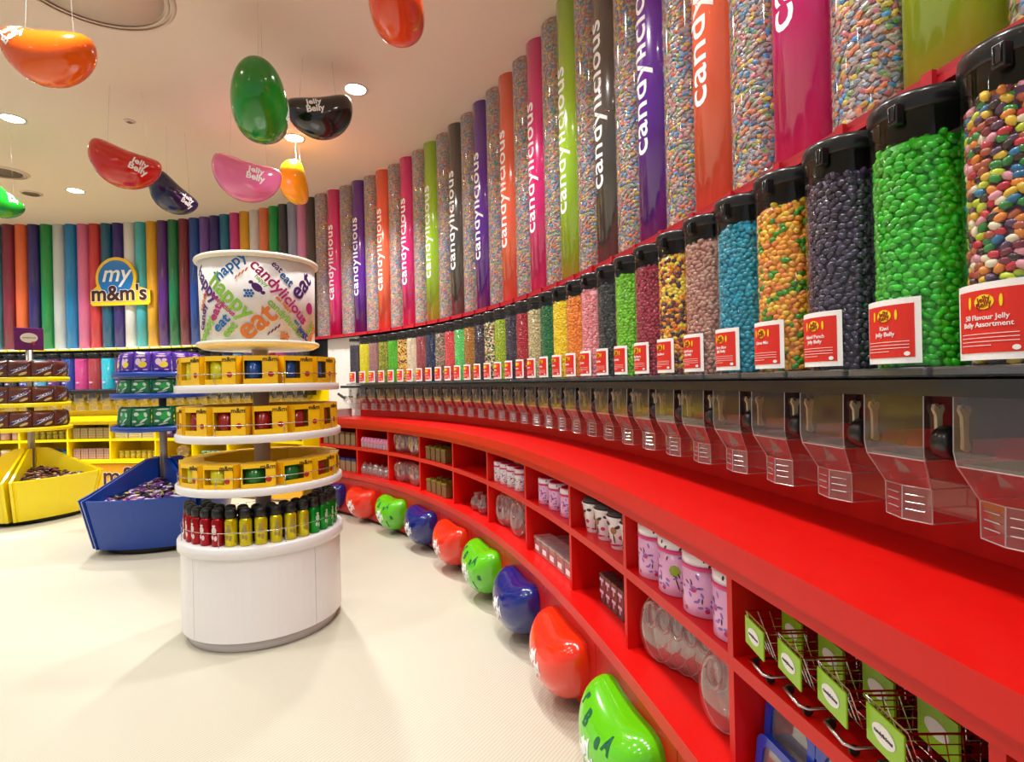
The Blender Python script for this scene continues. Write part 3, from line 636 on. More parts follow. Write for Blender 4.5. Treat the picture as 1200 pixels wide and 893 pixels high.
def motif(u, v_, c, parts):
    a, z = px(u, v_); b = MB()
    for dx, dz, rx, rz, rot in parts: b.add(*disc_on_cyl(RD - .001, sd + a + dx / RD, z + dz, rx, rz, 14, .001, rot=rot))
    b.build('motif', DM[c], dr)
motif(600, 330, 'pu', [(0, 0, .032, .02, -.7), (-.03, .028, .012, .01, 0), (.03, -.028, .012, .01, 0)])
motif(945, 425, 'ma', [(0, 0, .035, .035, 0)])
motif(545, 365, 'bl', [(i * .016 - .016 + (j % 2) * .008, j * .015 - .015, .0075, .0075, 0) for i in range(3) for j in range(3)])
motif(765, 615, 'or', [(i * .016 - .016 + (j % 2) * .008, j * .015 - .015, .0075, .0075, 0) for i in range(3) for j in range(3)])
motif(505, 250, 'or', [(i * .018 - .027, i * .014 - .02, .004, .014, -.5) for i in range(4)])
motif(700, 575, 'pu', [(i * .018 - .027, i * .014 - .02, .004, .014, -.5) for i in range(4)])

# mug boxes
BOXY = mat('box_yellow', (255, 204, 8), .4, coat=.1); INK = mat('ink_dark', (50, 28, 20), .5)
def box_set(W, H, D, win):
    x0, x1, z0, z1 = win; b = MB(); w = W / 2
    b.box(-w, w, .0, D, 0, .004).box(-w, w, 0, D, H - .004, H).box(-w, -w + .004, 0, D, .004, H - .004).box(w - .004, w, 0, D, .004, H - .004).box(-w, w, D - .004, D, .004, H - .004)
    b.box(-w, x0, 0, .003, .004, H - .004).box(x1, w, 0, .003, .004, H - .004).box(x0, x1, 0, .003, .004, z0).box(x0, x1, 0, .003, z1, H - .004)
    box = b.mesh('carton'); r = min((x1 - x0) * .49, D * .46); b = MB(); cx = (x0 + x1) / 2
    b.lathe([(r * .9, .006), (r, .012), (r, H - .02), (r - .004, H - .02), (r - .005, .014), (.001, .014)], 20, cx, .008 + r)
    b.wire([(cx + r * .7, .008 + r * 1.6, H * .3), (cx + r * 1.2, .01 + r * 1.8, H * .35), (cx + r * 1.2, .01 + r * 1.8, H * .65), (cx + r * .7, .008 + r * 1.6, H * .7)], .005, 6)
    mug = b.mesh('mug')
    b = MB(); v, f = textmesh('m&m', W * .20, .015, .0006); b.add([front(w * .54, -.0012, H * .87) @ Vector(q) for q in v], f); tx = b.mesh('lettering')
    b = MB(); b.prism([(w * .58 + .015 * math.cos(t), H * .34 + .015 * math.sin(t)) for t in np.linspace(0, 2 * PI, 14, endpoint=False)], -.0012, 0, 'y'); bd = b.mesh('candy_print')
    return box, mug, tx, bd
SETS = [box_set(.170, .150, .125, (-.078, .008, .028, .124)), box_set(.170, .125, .125, (-.076, .035, .024, .104))]
MUG = {'yellow': mat('mug_yellow', (214, 205, 20), .2, coat=.5), 'blue': mat('mug_blue', (12, 72, 140), .2, coat=.5), 'red': mat('mug_red', (150, 22, 14), .2, coat=.5), 'green': mat('mug_green', (10, 110, 36), .2, coat=.5)}
def mugbox(label, ang, R, z, kind, c, grp):
    r = thing('mug_box', label, 'box', (SX + R * math.cos(ang), SY + R * math.sin(ang), z + .0005), ang + PI / 2, grp); box, mug, tx, bd = SETS[kind]
    link('carton', box, BOXY, r); link('mug', mug, MUG[c], r); link('lettering', tx, INK, r); link('candy_print', bd, mat('print_red', (190, 40, 20), .5), r)
def ring(tier, z, R, kind, cols, n, tname, rot):
    m = len(cols); seen = {}
    for i, c in enumerate(cols):
        a = sd + rot + (i - (m - 1) / 2) * 2 * PI / n; 
        mugbox(f'yellow carton with {c} mug on the {tname} tier, {ORD[i]} from the left' if i < 8 else f'yellow carton at the back of the {tname} tier, {ORD[i-8]} hidden one', a, R, z, kind, c, f'mug boxes on the {tname} tier')
ring(2, 1.413, .425, 0, ['yellow', 'yellow', 'yellow', 'blue', 'blue', 'blue', 'blue'], 13.4, 'top', .0)
ring(1, 1.144, .428, 0, ['red', 'red', 'red', 'red', 'red', 'red', 'red'], 13.4, 'middle', .1)
ring(0, .865, .430, 1, ['yellow', 'yellow', 'yellow', 'green', 'green', 'red', 'red'], 13.4, 'lowest', -.05)
# back rows of the two lower tiers, whose tops show
for tname, z, kind, off in (('middle', 1.144, 0, .1), ('lowest', .865, 1, -.05)):
    for k in range(6):
        a = sd + off + PI + (k - 2.5) * 2 * PI / 13.4; mugbox(f'yellow carton at the back of the {tname} tier, {ORD[k]} from its right', a, .428, z, kind, ['yellow', 'red', 'blue', 'green'][k % 4], f'mug boxes on the {tname} tier')
# bottles
BR = .032
b = MB(); b.lathe([(BR - .004, 0), (BR, .004), (BR, .128), (BR - .004, .14), (.02, .150)], 20); BT = b.mesh('bottle_body')
b = MB(); b.lathe([(.024, .146), (.029, .150), (.030, .178), (.026, .192), (.014, .199), (.001, .2)], 18); BC = b.mesh('cap')
b = MB(); 
for k, (dx, dz, rx, rz) in enumerate([(0, .085, .014, .02), (-.008, .05, .008, .012), (.009, .045, .008, .014), (0, .11, .01, .006)]): b.add(*disc_on_cyl(BR + .0003, -PI / 2 + dx / BR, dz, rx, rz, 10, .0006))
BP = b.mesh('print')
BM = {'red': mat('bottle_red', (170, 10, 24), .25, .55), 'yellow': mat('bottle_yellow', (216, 200, 20), .25, .55), 'green': mat('bottle_green', (12, 150, 40), .25, .55), 'dark': mat('bottle_dark', (18, 26, 60), .25, .5)}
CAPM = mat('cap_black', (20, 20, 22), .4)
def bottle(label, a, R, c, grp):
    r = thing('drink_bottle', label, 'bottle', (SX + R * math.cos(a), SY + R * math.sin(a), .5605), a + PI / 2, grp)
    link('body', BT, BM[c], r); link('cap', BC, CAPM, r); link('print', BP, mat('bottle_print_' + c, {'red': (235, 215, 215), 'yellow': (160, 140, 70), 'green': (190, 225, 195), 'dark': (60, 70, 130)}[c], .4), r)
cs = ['red'] * 6 + ['yellow'] * 6 + ['green'] * 5 + ['dark'] * 2
for i, c in enumerate(cs):
    k = cs[:i + 1].count(c); a = sd + (i - 8.2) * .193
    bottle(f'{c} metal bottle with black cap on the white stand, {ORD[k-1]} {c} one from left', a, .385, c, 'metal bottles in the front row')
for i in range(14):
    bottle(f'dark bottle behind the front row on the white stand, {ORD[i]} from left', sd + (i - 6.5) * .235, .300, 'dark', 'dark bottles behind the front row')

# ------------------------------------------------------------------ wedge bins with poles
def wedge_stand(name, label, x, y, face, m, tiers, R=.66, Rb=.56, top=1.6):
    r = thing(name, label, 'display stand', (x, y, 0), 0)
    for k in range(4):
        c = face + k * PI / 2; H_ = PI / 4 - .035; n = 18
        def ol(Rr, shrink=0):
            pts = []
            for t in np.linspace(-1, 1, n):
                a = t * H_; q = Rr * (.86 + .14 * abs(t) ** 2.4) * (1 - .06 * max(0, abs(t) - .9) / .1); pts.append((q, a))
            return pts
        outer_t, outer_b = ol(R), ol(Rb); b = MB(); vs = []
        def cp(q, a, z): return (q * math.cos(c + a), q * math.sin(c + a), z)
        # outer wall
        wt = .026
        for (qt, a), (qb, _) in zip(outer_t, outer_b): vs += [cp(qb, a, .05), cp(qt, a, .475), cp(qt - wt, a * .985, .478), cp(qb - wt, a * .98, .08)]
        fs = []
        for i in range(n - 1):
            for j in range(4): fs.append((i * 4 + j, i * 4 + (j + 1) % 4, i * 4 + 4 + (j + 1) % 4, i * 4 + 4 + j))
        fs += [(0, 1, 2, 3), (n * 4 - 1, n * 4 - 2, n * 4 - 3, n * 4 - 4)]; b.add(vs, fs)
        b.build('bin_wall', m, r)
        b = MB()
        for sg in (-1, 1):       # radial walls rising to the pole
            a = sg * H_; n0 = Vector((math.cos(c + a), math.sin(c + a), 0)); t0 = Vector((-math.sin(c + a), math.cos(c + a), 0)) * (-sg)
            prof = [(.06, .03), (Rb * .985, .05), (R * .985, .475), (R * .9, .50), (.14, .765), (.06, .765)]
            b.add([n0 * q + t0 * d + Vector((0, 0, z)) for d in (0, .024) for q, z in prof], [tuple(range(5, -1, -1)), tuple(range(6, 12))] + [(i, (i + 1) % 6, 6 + (i + 1) % 6, 6 + i) for i in range(6)])
        b.build('bin_divider', m, r)
        b = MB(); b.prism([(.03 * math.cos(c), .03 * math.sin(c))] + [((qb - .005) * math.cos(c + a), (qb - .005) * math.sin(c + a)) for qb, a in ol(.595)], .34, .37); b.build('bin_floor', m, r)
    MB().lathe([(Rb * .80, .0), (Rb * .80, .06)], 32).build('plinth', mat('plinth_black', (30, 28, 26), .6), r)
    MB().lathe([(.032, .3), (.032, top)], 18).build('pole', mat('pole_grey', (150, 142, 132), .3, .4), r)
    for z, Rt in tiers: MB().lathe([(.03, z - .035), (Rt - .01, z - .035), (Rt, z - .028), (Rt, z + .012), (Rt - .012, z + .012), (Rt - .012, z), (.03, z)], 36).build('tier', m, r)
    return r
BLUE = mat('blue_plastic', (6, 62, 158), .32, coat=.2); YPL = mat('yellow_plastic', (246, 222, 0), .32, coat=.2)
BX, BY, BF = -3.25, 5.10, math.radians(-80); YX, YY, YF = -5.40, 6.15, math.radians(-22)
wedge_stand('blue_bin_stand', 'blue wedge-bin stand with tiers of bags on a grey pole', BX, BY, BF, BLUE, [(1.06, .40), (1.35, .40), (1.535, .38)], top=1.55)
wedge_stand('yellow_bin_stand', 'yellow wedge-bin stand with tiers of chocolate packs', YX, YY, YF, YPL, [(1.0, .37), (1.265, .36), (1.545, .35)], top=1.86)
# bags and packs
def pillow(W, H, T, nx=8, nz=10, crimp=.08):
    vs = []; fs = []
    for sgn in (-1, 1):
        for j in range(nz + 1):
            z = j / nz; e = max(0, min(1, min(z, 1 - z) / crimp - 1 + .001) ) if crimp else 1
            for i in range(nx + 1):
                x = i / nx * 2 - 1; t = T / 2 * max(0, 1 - abs(x) ** 3) ** .6 * max(0, 1 - abs(2 * z - 1) ** 5) ** .7
                wv = 1 + .03 * math.sin(j * 2.1) * (abs(x) > .9); vs.append((x * W / 2 * wv, sgn * t + (.0012 * sgn), z * H))
    m = nx + 1; o2 = m * (nz + 1)
    for k in (0, o2):
        for j in range(nz):
            for i in range(nx): fs.append((k + j * m + i, k + j * m + i + 1, k + (j + 1) * m + i + 1, k + (j + 1) * m + i))
    rim = [i for i in range(m)] + [j * m + nx for j in range(1, nz + 1)] + [nz * m + i for i in range(nx - 1, -1, -1)] + [j * m for j in range(nz - 1, 0, -1)]
    for a, c in zip(rim, rim[1:] + rim[:1]): fs.append((a, c, c + o2, a + o2))
    b = MB(); b.add(vs, fs, True); return b
def shape_on(base, polys, lift=.001):
    b = MB()
    for pts in polys:
        c = (sum(q[0] for q in pts) / len(pts), sum(q[1] for q in pts) / len(pts)); ring_ = []
        v = [c] + [((q[0] + c[0]) / 2, (q[1] + c[1]) / 2) for q in pts] + list(pts); n = len(pts)
        f = [(0, 1 + i, 1 + (i + 1) % n) for i in range(n)] + [(1 + i, 1 + n + i, 1 + n + (i + 1) % n, 1 + (i + 1) % n) for i in range(n)]
        pr = cast_on(base, [(x, z, 0) for x, z in v], lift=lift)
        if all(pr): b.add(pr, f)
    return b
def ell(cx, cz, rx, rz, n=12, rot=0): return [(cx + rx * math.cos(t) * math.cos(rot) - rz * math.sin(t) * math.sin(rot), cz + rx * math.cos(t) * math.sin(rot) + rz * math.sin(t) * math.cos(rot)) for t in np.linspace(0, 2 * PI, n, endpoint=False)]
pb = pillow(.145, .19, .05); PBAG = pb.mesh('pouch')
P1 = shape_on(pb, [ell(.012, .075, .036, .028)]).mesh('print'); P2 = shape_on(pb, [ell(-.025, .10, .024, .030), ell(-.005, .150, .040, .008), ell(.0, .168, .03, .005), ell(.02, .115, .02, .014), ell(-.04, .035, .016, .006), ell(.035, .03, .02, .006)]).mesh('print')
gb = pillow(.165, .165, .05); GBAG = gb.mesh('pouch')
G1 = shape_on(gb, [ell(-.03, .105, .022, .015), ell(.03, .055, .035, .008, rot=.6), ell(-.045, .05, .02, .009), ell(.0, .14, .045, .006), ell(.045, .1, .012, .02, rot=.4), ell(0, .025, .04, .006, rot=.2)]).mesh('print'); G2 = shape_on(gb, [ell(.02, .09, .045, .03, rot=.4)], .0006).mesh('print')
PUR = mat('bag_purple', (84, 42, 168), .3, coat=.4); GRN = mat('bag_green', (6, 112, 62), .3, coat=.4)
def bagring(x, y, z, R, n, mesh, prints, m, label, grp, lo, hi, face, name='sweet_bag', tilt=.1, sz=1.0):
    k = 0
    for i in range(lo, hi):
        a = face + i * 2 * PI / n; r = thing(name, label.format(ORD[k]), 'bag', (x + R * math.cos(a), y + R * math.sin(a), z + .0008), a + PI / 2, grp); k += 1
        o = link('pouch', mesh, m, r); o.rotation_euler = (-tilt, 0, rng.uniform(-.08, .08)); o.scale = (1, 1, sz)
        for me, pm in prints: q = link('print', me, pm, r); q.rotation_euler = o.rotation_euler; q.scale = (1, 1, sz)
camdir = lambda x, y: math.atan2(-y, -x)
YP2 = mat('print_lemon', (238, 214, 50), .4); WP2 = mat('print_pale', (222, 200, 226), .4); GW = mat('print_silver', (198, 220, 205), .35); GL = mat('print_leaf', (20, 160, 70), .4)
bagring(BX, BY, 1.535, .315, 13, PBAG, [(P1, YP2), (P2, WP2)], PUR, 'purple sweet bag with yellow print on the blue stand, {} along top tier', 'purple bags', -3, 4, camdir(BX, BY))
bagring(BX, BY, 1.35, .325, 12, GBAG, [(G2, GL), (G1, GW)], GRN, 'green sweet bag on the upper blue tier, {} along', 'green bags', -3, 4, camdir(BX, BY), sz=.86)
bagring(BX, BY, 1.06, .325, 12, GBAG, [(G2, GL), (G1, GW)], GRN, 'green sweet bag on the lowest blue tier, {} along', 'green bags', -3, 4, camdir(BX, BY), sz=1.12)
cb = pillow(.20, .190, .075); CBAG = cb.mesh('pouch')
def tile(pts): return pts
slant = [(-.09, .03), (.065, .105), (.09, .15), (-.065, .08)]
C1 = shape_on(cb, [[(-.092 + .157 * t, .028 + .076 * t) for t in np.linspace(0, 1, 9)] + [(.065 + .026 * t, .104 + .046 * t) for t in (.5,)] + [(.091 - .157 * t, .150 - .072 * t) for t in np.linspace(0, 1, 9)]], .003).mesh('print'); C3 = shape_on(cb, [ell(.035, .045, .04, .013, rot=.45)]).mesh('print')
bt = MB(); v, f = textmesh('SNICKERS', .040, .02, .0004); v, f = subdiv(v, f, .02); c_, s_ = math.cos(.45), math.sin(.45)
pr = cast_on(cb, [(c_ * x - s_ * y, .091 + s_ * x + c_ * y, d) for x, y, d in v], lift=.0055); kp = [i for i, q in enumerate(pr) if q]; ix = {a: i for i, a in enumerate(kp)}
bt.add([pr[a] for a in kp], [tuple(ix[i] for i in g) for g in f if all(i in ix for i in g)]); C2 = bt.mesh('lettering')
CHOC = mat('pack_brown', (92, 40, 24), .3, coat=.4); CB2 = mat('letter_blue', (30, 40, 130), .4); CG = mat('print_gold', (205, 180, 120), .4)
for z, nm, lo, hi in ((1.545, 'top', -3, 3), (1.265, 'middle', -3, 3), (1.0, 'lowest', -3, 3)):
    bagring(YX, YY, z, .30, 10, CBAG, [(C1, WHITE), (C2, CB2), (C3, CG)], CHOC, 'brown chocolate pack with blue lettering on the ' + nm + ' yellow tier, {} along', 'chocolate packs', lo, hi, camdir(YX, YY) + .35, 'chocolate_pack', .03)
# speech bubble sign
ps = camdir(YX, YY) + PI / 2; r = thing('bubble_sign', 'small square purple sign with white speech bubble over yellow stand', 'sign', (YX, YY, 1.861), ps)
MB().rbox(-.125, .125, -.006, .006, .0, .25, .003).build('plate', mat('sign_purple', (112, 20, 120), .35), r)
MB().prism([(.075 * math.cos(t), .14 + .055 * math.sin(t)) for t in np.linspace(0, 2 * PI, 28, endpoint=False)], -.009, -.0062, 'y').build('bubble', WHITE, r)
MB().prism([(.02, .095), (.05, .10), (.042, .05)], -.0095, -.0062, 'y').build('bubble_tail', mat('tail_red', (205, 60, 70), .4), r)
flat_text('lettering', 'candylicious', .024, mat('sign_purple', 0), r, front(0, -.0102, .142), .01, .0004)

# loose sweets in the bins
wp = pillow(.085, .040, .022, 5, 5); WPK = wp.mesh('wrapper'); W1 = shape_on(wp, [ell(0, .02, .022, .012, 8)]).mesh('print')
def heap(x, y, face, wraps, prints, n, label, grp, names, zc=.392):
    spots = []
    for k in range(n):
        for _ in range(60):
            t = rng.uniform(-1, 1); a = t * (PI / 4 - .13); q = .55 * math.sqrt(rng.uniform(.03, .74)); X, Y = q * math.cos(face + a), q * math.sin(face + a)
            lay = len([1 for p_ in spots if (p_[0] - X) ** 2 + (p_[1] - Y) ** 2 < .028 ** 2])
            if lay < 2: break
        z = zc + .012 + .024 * lay + .17 * max(0, 1 - (q / .54)) ; spots.append((X, Y))
        r = thing('wrapped_sweet', label.format(names[k % len(wraps)]), 'sweet', (x + X, y + Y, z), 0, grp); i = k % len(wraps); rot = (-PI / 2 + rng.uniform(-.5, .35), rng.uniform(-.3, .3), rng.uniform(0, 6.28))
        M = Matrix.Rotation(rot[2], 4, 'Z'); o = link('wrapper', WPK, wraps[i], r); o.rotation_euler = rot; q2 = link('print', W1, prints[i], r); q2.rotation_euler = rot
    # the sweets below the visible layer
    b = MB(); m = 14; vs = [(.1 * math.cos(face), .1 * math.sin(face), zc + .15)]; fs = []
    for t in np.linspace(-1, 1, m):
        a = t * (PI / 4 - .10); vs.append((.545 * math.cos(face + a) * (1 - .0), .545 * math.sin(face + a), zc + .006))
    for i in range(m - 1): fs.append((0, 1 + i, 2 + i))
    b.add([(x + p_[0], y + p_[1], p_[2]) for p_ in vs], fs); o = b.build('sweet_heap', wraps[0]); tag(o, label.split(' lying')[0].format('mixed') + ' heap filling the ' + grp.split(' in the ')[1] + ' beneath the top layer', 'sweets', None, 'stuff')
heap(BX, BY, BF, [mat('wr_purple', (70, 30, 110), .3, coat=.3), mat('wr_white', (225, 215, 225), .3, coat=.3), mat('wr_black', (40, 30, 40), .3, coat=.3), mat('wr_violet', (110, 60, 150), .3, coat=.3)], [WHITE, mat('wr_p2', (90, 40, 120), .4), YP2, mat('wr_p4', (220, 120, 80), .4)], 170, 'small {} wrapped sweet lying in the blue bin', 'wrapped sweets in the blue bin', ['dark purple', 'white', 'black', 'violet'])
heap(YX, YY, YF, [CHOC, mat('wr_brown2', (60, 26, 18), .3, coat=.3), mat('wr_tan', (150, 100, 80), .3, coat=.3)], [WHITE, mat('wr_p5', (60, 60, 140), .4), CG], 120, 'small {} wrapped chocolate lying in the yellow bin', 'wrapped sweets in the yellow bin', ['brown', 'very dark brown', 'tan'])

# lettering on the orange base panel
s = -4.22; x, y = P(s, -.298); e = thing('panel_logo', 'white-edged brown lettering on the orange base panel', 'lettering', (x, y, .06), A(s))
flat_text('outline', "m&m's", .36, WHITE, e, front(0, -.001, .17), .03, .001); flat_text('letters', "m&m's", .36, BRN, e, front(0, -.004, .17), .012, .001)
s = -4.88; x, y = P(s, -.2815); e = thing('panel_candy', 'round blue candy printed with m on the orange base panel', 'candy print', (x, y, .14), A(s))
MB().lathe([(.001, -.012), (.04, -.01), (.055, 0), (.04, .0), (.001, .0)], 20, M=Matrix.Translation((0, 0, .08)) @ Matrix.Rotation(-PI / 2, 4, 'X') @ Matrix.Scale(-1, 4, (0, 0, 1))).build('shell', mat('candy_blue', (20, 80, 150), .25, coat=.4), e)
flat_text('letter', 'm', .06, WHITE, e, front(0, -.013, .085), .01, .0006)
MB().wire([(0, -.003, .02), (.01, -.003, -.02), (-.004, -.003, -.06)], .004, 5).build('ribbon', mat('ribbon_red', (190, 50, 20), .5), e)

# ------------------------------------------------------------------ goods on the shelves
def on(name, label, cat, s, off, z, grp, rz=0):
    x, y = P(s, off); return thing(name, label, cat, (x, y, z + .0006), A(s) + rz, grp)
PINK = mat('tin_pink', (240, 178, 222), .3, coat=.3); MAG = mat('tin_magenta', (225, 20, 120), .3, coat=.3); TW = mat('tin_white', (246, 238, 244), .3, coat=.3)
HEART = mat('heart_magenta', (200, 20, 90), .4); LOL = mat('lolly_green', (150, 170, 40), .4); DKP = mat('print_dark', (50, 36, 40), .5); VIO = mat('print_violet', (150, 110, 200), .5); BRP = mat('print_tan', (165, 105, 60), .5)
def tin_set(r, h):
    b = MB(); b.lathe([(r - .002, 0), (r, .002), (r, h * .78), (r - .001, h * .78)], 28); body = b.mesh('tin_body')
    b = MB(); b.lathe([(r + .0012, h * .74), (r + .002, h * .745), (r + .002, h * .805), (r + .0012, h * .81)], 28, caps=False); band = b.mesh('band')
    b = MB(); b.lathe([(r + .0006, h * .79), (r + .0006, h * .97), (r - .004, h), (r - .010, h), (r - .013, h - .006), (.001, h - .006)], 28); lid = b.mesh('lid')
    b = MB(); b.lathe([(.001, h + .0005), (r * .9, h + .0005), (r * .9, h + .003), (r * .6, h + .004), (r * .55, h + .001), (.001, h + .002)], 24); top = b.mesh('lid_disc')
    def deco(items):
        b = MB()
        for a, z, rx, rz, rot in items: b.add(*disc_on_cyl(r + .0003, -PI / 2 + a, z * h, rx * r, rz * r, 8, .0006, rot=rot))
        return b.mesh('print')
    rnd = random.Random(3); J = lambda n, lo, hi, sx, sz: [(rnd.uniform(-2.2, 2.2), rnd.uniform(lo, hi), sx, sz, rnd.uniform(0, 3)) for _ in range(n)]
    return body, band, lid, top, [(deco([(-.9, .50, .26, .26, 0), (1.3, .45, .26, .26, 0)]), LOL), (deco([(-.80, .30, .03, .34, .3), (1.4, .25, .03, .34, .3)] + J(16, .08, .7, .12, .03)), DKP),
        (deco([(.15, .42, .10, .09, .6), (.22, .42, .10, .09, -.6), (-.2, .10, .08, .08, 0), (.75, .12, .1, .09, 0), (1.9, .5, .1, .1, 0)]), HEART), (deco(J(30, .06, .7, .12, .05)), VIO), (deco(J(8, .83, .93, .10, .05)), DKP)]
def tin(name, label, s, off, z, st_, grp, body=PINK, rz=0, lidm=TW):
    r = on(name, label, 'tin', s, off, z, grp, rz); bo, ba, li, to, de = st_
    link('body', bo, body, r); link('band', ba, MAG, r); l = link('lid', li, lidm, r); link('lid_disc', to, MAG, l)
    for me, m in de: link('print', me, m, r)
    return r
T8 = tin_set(.069, .172); T6 = tin_set(.055, .135); T5 = tin_set(.047, .130)
for k, s in enumerate((4.385, 4.53, 4.685, 4.845)): tin('candy_tin', f'large pink lolly-print candy tin with magenta band, {ORD[k]} from the left', s, -.165, ZM, T8, 'large pink candy tins', rz=(.2, -.5, .25, -.3)[k])
for k, s in enumerate((3.22, 3.37, 3.53)): tin('candy_tin', f'small pink candy tin beside the white cups, {ORD[k]} of three', s, -.165, ZM, T6, 'small pink candy tins', rz=.3)
for k, s in enumerate((2.475, 2.585, 2.70, 2.83)): tin('candy_tin', f'white speckled canister with magenta band lid, {ORD[k]} from left in front row', s, -.175, ZM, T5, 'white speckled canisters', TW, rz=.3 * k)
for k, s in enumerate((2.52, 2.65, 2.79)): tin('candy_tin', f'white speckled canister behind the front row, {ORD[k]} from left', s, -.05, ZM, T5, 'white speckled canisters', TW, rz=1 + .3 * k)
# white flared cups
b = MB(); b.lathe([(.040, 0), (.041, .002), (.058, .118), (.061, .12), (.061, .126), (.056, .127), (.056, .12), (.039, .004), (.001, .004)], 24); CUPB = b.mesh('cup')
b = MB(); b.lathe([(.052, .1275), (.054, .13), (.050, .148), (.02, .158), (.001, .158)], 20); CUPL = b.mesh('lid')
def cone_deco(items):
    b = MB()
    for a, z, rx, rz, rot in items: r = .0415 + .0168 * z / .118 + .0004; b.add(*disc_on_cyl(r, -PI / 2 + a, z, rx, rz, 10, .0012, rot=rot))
    return b.mesh('print')
CD = [(cone_deco([(.0, .075, .014, .014, 0), (1.5, .07, .014, .014, 0), (-1.5, .07, .014, .014, 0)]), BRP), (cone_deco([(0, .045, .003, .020, .2), (.35, .09, .012, .006, .4), (-.5, .10, .014, .006, -.3), (.9, .1, .012, .006, 0), (-1.0, .05, .003, .02, 0), (1.4, .04, .003, .02, 0)]), DKP), (cone_deco([(.1, .018, .03, .004, .1), (.6, .05, .01, .008, 0), (-.5, .03, .008, .008, 0), (1.4, .02, .02, .004, 0), (-1.4, .02, .02, .004, 0)]), HEART)]
for k, s in enumerate((3.82, 3.945, 4.075, 4.20)):
    r = on('paper_cup', f'white flared cup with dark lid and small prints, {ORD[k]} from the left', 'cup', s, -.165, ZM, 'white flared cups', .4 * k - .3)
    link('cup', CUPB, TW, r); link('lid', CUPL, mat('cup_lid_dark', (58, 54, 56), .4), r)
    for me, m in CD: link('print', me, m, r)
# clear tilted jars
JAR = clear('jar_clear', (246, 240, 240), .04, .12, .8, .07); BXC = clear('box_clear', (245, 238, 240), .06, .14, .7, .22)
def jar_mesh():
    b = MB(); b.lathe([(.001, -.035), (.06, -.036), (.085, -.028), (.095, -.010), (.095, .012), (.085, .028), (.06, .036), (.001, .035)], 28, M=Matrix.Scale(1.18, 4, (0, 1, 0)) @ Matrix.Rotation(PI / 2, 4, 'X') if False else Matrix.Rotation(PI / 2, 4, 'X'))
    return b.mesh('jar')
JM = jar_mesh(); b = MB(); b.wire([(.034 * math.cos(a), -.045, .04 + .034 * math.sin(a)) for a in np.linspace(0, 2 * PI, 20, endpoint=False)], .006, 8, True); b.lathe([(.034, -.010), (.034, .008)], 20, M=Matrix.Translation((0, -.045, .04)) @ Matrix.Rotation(PI / 2, 4, 'X'), caps=False); JN = b.mesh('mouth')
b = MB(); b.wire([(.0945 * math.cos(a), -.0115, .0945 * math.sin(a)) for a in np.linspace(0, 2 * PI, 36, endpoint=False)], .0016, 5, True); JR = b.mesh('seam')
def jar(label, s, off, z, rz, tilt, grp, sc=1.0, nar=1.0):
    r = on('clear_jar', label, 'jar', s, off, z + .096 * sc, grp, rz); 
    for nm, me, m in (('bowl', JM, JAR), ('mouth', JN, JAR), ('seam', JR, EDGE)): o = link(nm, me, m, r); o.rotation_euler = (tilt, 0, 0); o.scale = (sc * nar, sc, sc)
for k in range(5): jar(f'round clear plastic jar nested in a row under the pink tins, {ORD[k]} from left', 4.40 + .050 * k, -.17 + .02 * k, ZL, .25, -.10, 'nested clear jars under pink tins', 1.14, .75)
jar('single round clear jar standing alone under the last pink tin', 4.78, -.17, ZL, .25, -.10, 'single clear jars', 1.16, .72)
for k in range(3): jar(f'round clear jar under the white canisters, {ORD[k]} of three nested', 2.53 + .05 * k, -.17 + .02 * k, ZL, .2, -.1, 'clear jars under the canisters', 1.12, .8)
jar('single round clear jar right of the nested ones under canisters', 2.80, -.18, ZL, .2, -.1, 'single clear jars', 1.12, .75)
for row, z, t in ((0, ZM, 'upper'), (1, ZL, 'lower')):
    for k in range(3): jar(f'clear round jar nested on the {t} shelf near the stand, {ORD[k]} of three', .50 + .06 * k, -.18 + .03 * k, z, .0, 0, f'clear round jars, {t} shelf', 1.0)
    for k in range(2): jar(f'clear round jar right of the nested three, {t} shelf, {"front" if k == 0 else "rear"} one', .80 + .06 * k, -.18 + .03 * k, z, .0, 0, f'clear round jars, {t} shelf', 1.0)
jar('dark looking clear jar alone deep in its bay', 2.12, .0, ZM, .1, 0, 'single clear jars', 1.0)
# clear boxes
b = MB(); b.rbox(-.045, .045, -.10, .10, 0, .07, .006); CBX = b.mesh('box'); b = MB(); b.rbox(-.047, .047, -.102, .0, .0705, .088, .005, M=Matrix.Rotation(.0, 4, 'X')); CLD = b.mesh('lid')
b = MB(); b.box(-.025, .025, -.1012, -.1004, .02, .045); CLB = b.mesh('label')
for k in range(5):
    r = on('clear_box', f'clear plastic sweet box with white label, {ORD[k]} from left in its row', 'box', 3.17 + .108 * k, -.12, ZL, 'clear plastic boxes'); link('box', CBX, BXC, r); link('lid', CLD, BXC, r); link('label', CLB, WHITE, r)
PCL = clear('purple_clear', (120, 80, 100), .1, .1, .6, .05)
b = MB(); b.rbox(-.027, .027, -.03, .03, 0, .12, .004); PBX = b.mesh('box'); b = MB()
for z in (.04, .09): b.box(-.018, .018, -.0312, -.0304, z, z + .012); b.box(-.004, .004, -.0312, -.0304, z - .02, z)
PBP = b.mesh('print')
for k in range(6):
    r = on('purple_pack', f'dark purple see-through pack with white print, {ORD[k]} from left under white cups', 'pack', 3.90 + .06 * k, -.15, ZL, 'purple packs'); link('box', PBX, PCL, r); link('print', PBP, WP2, r)
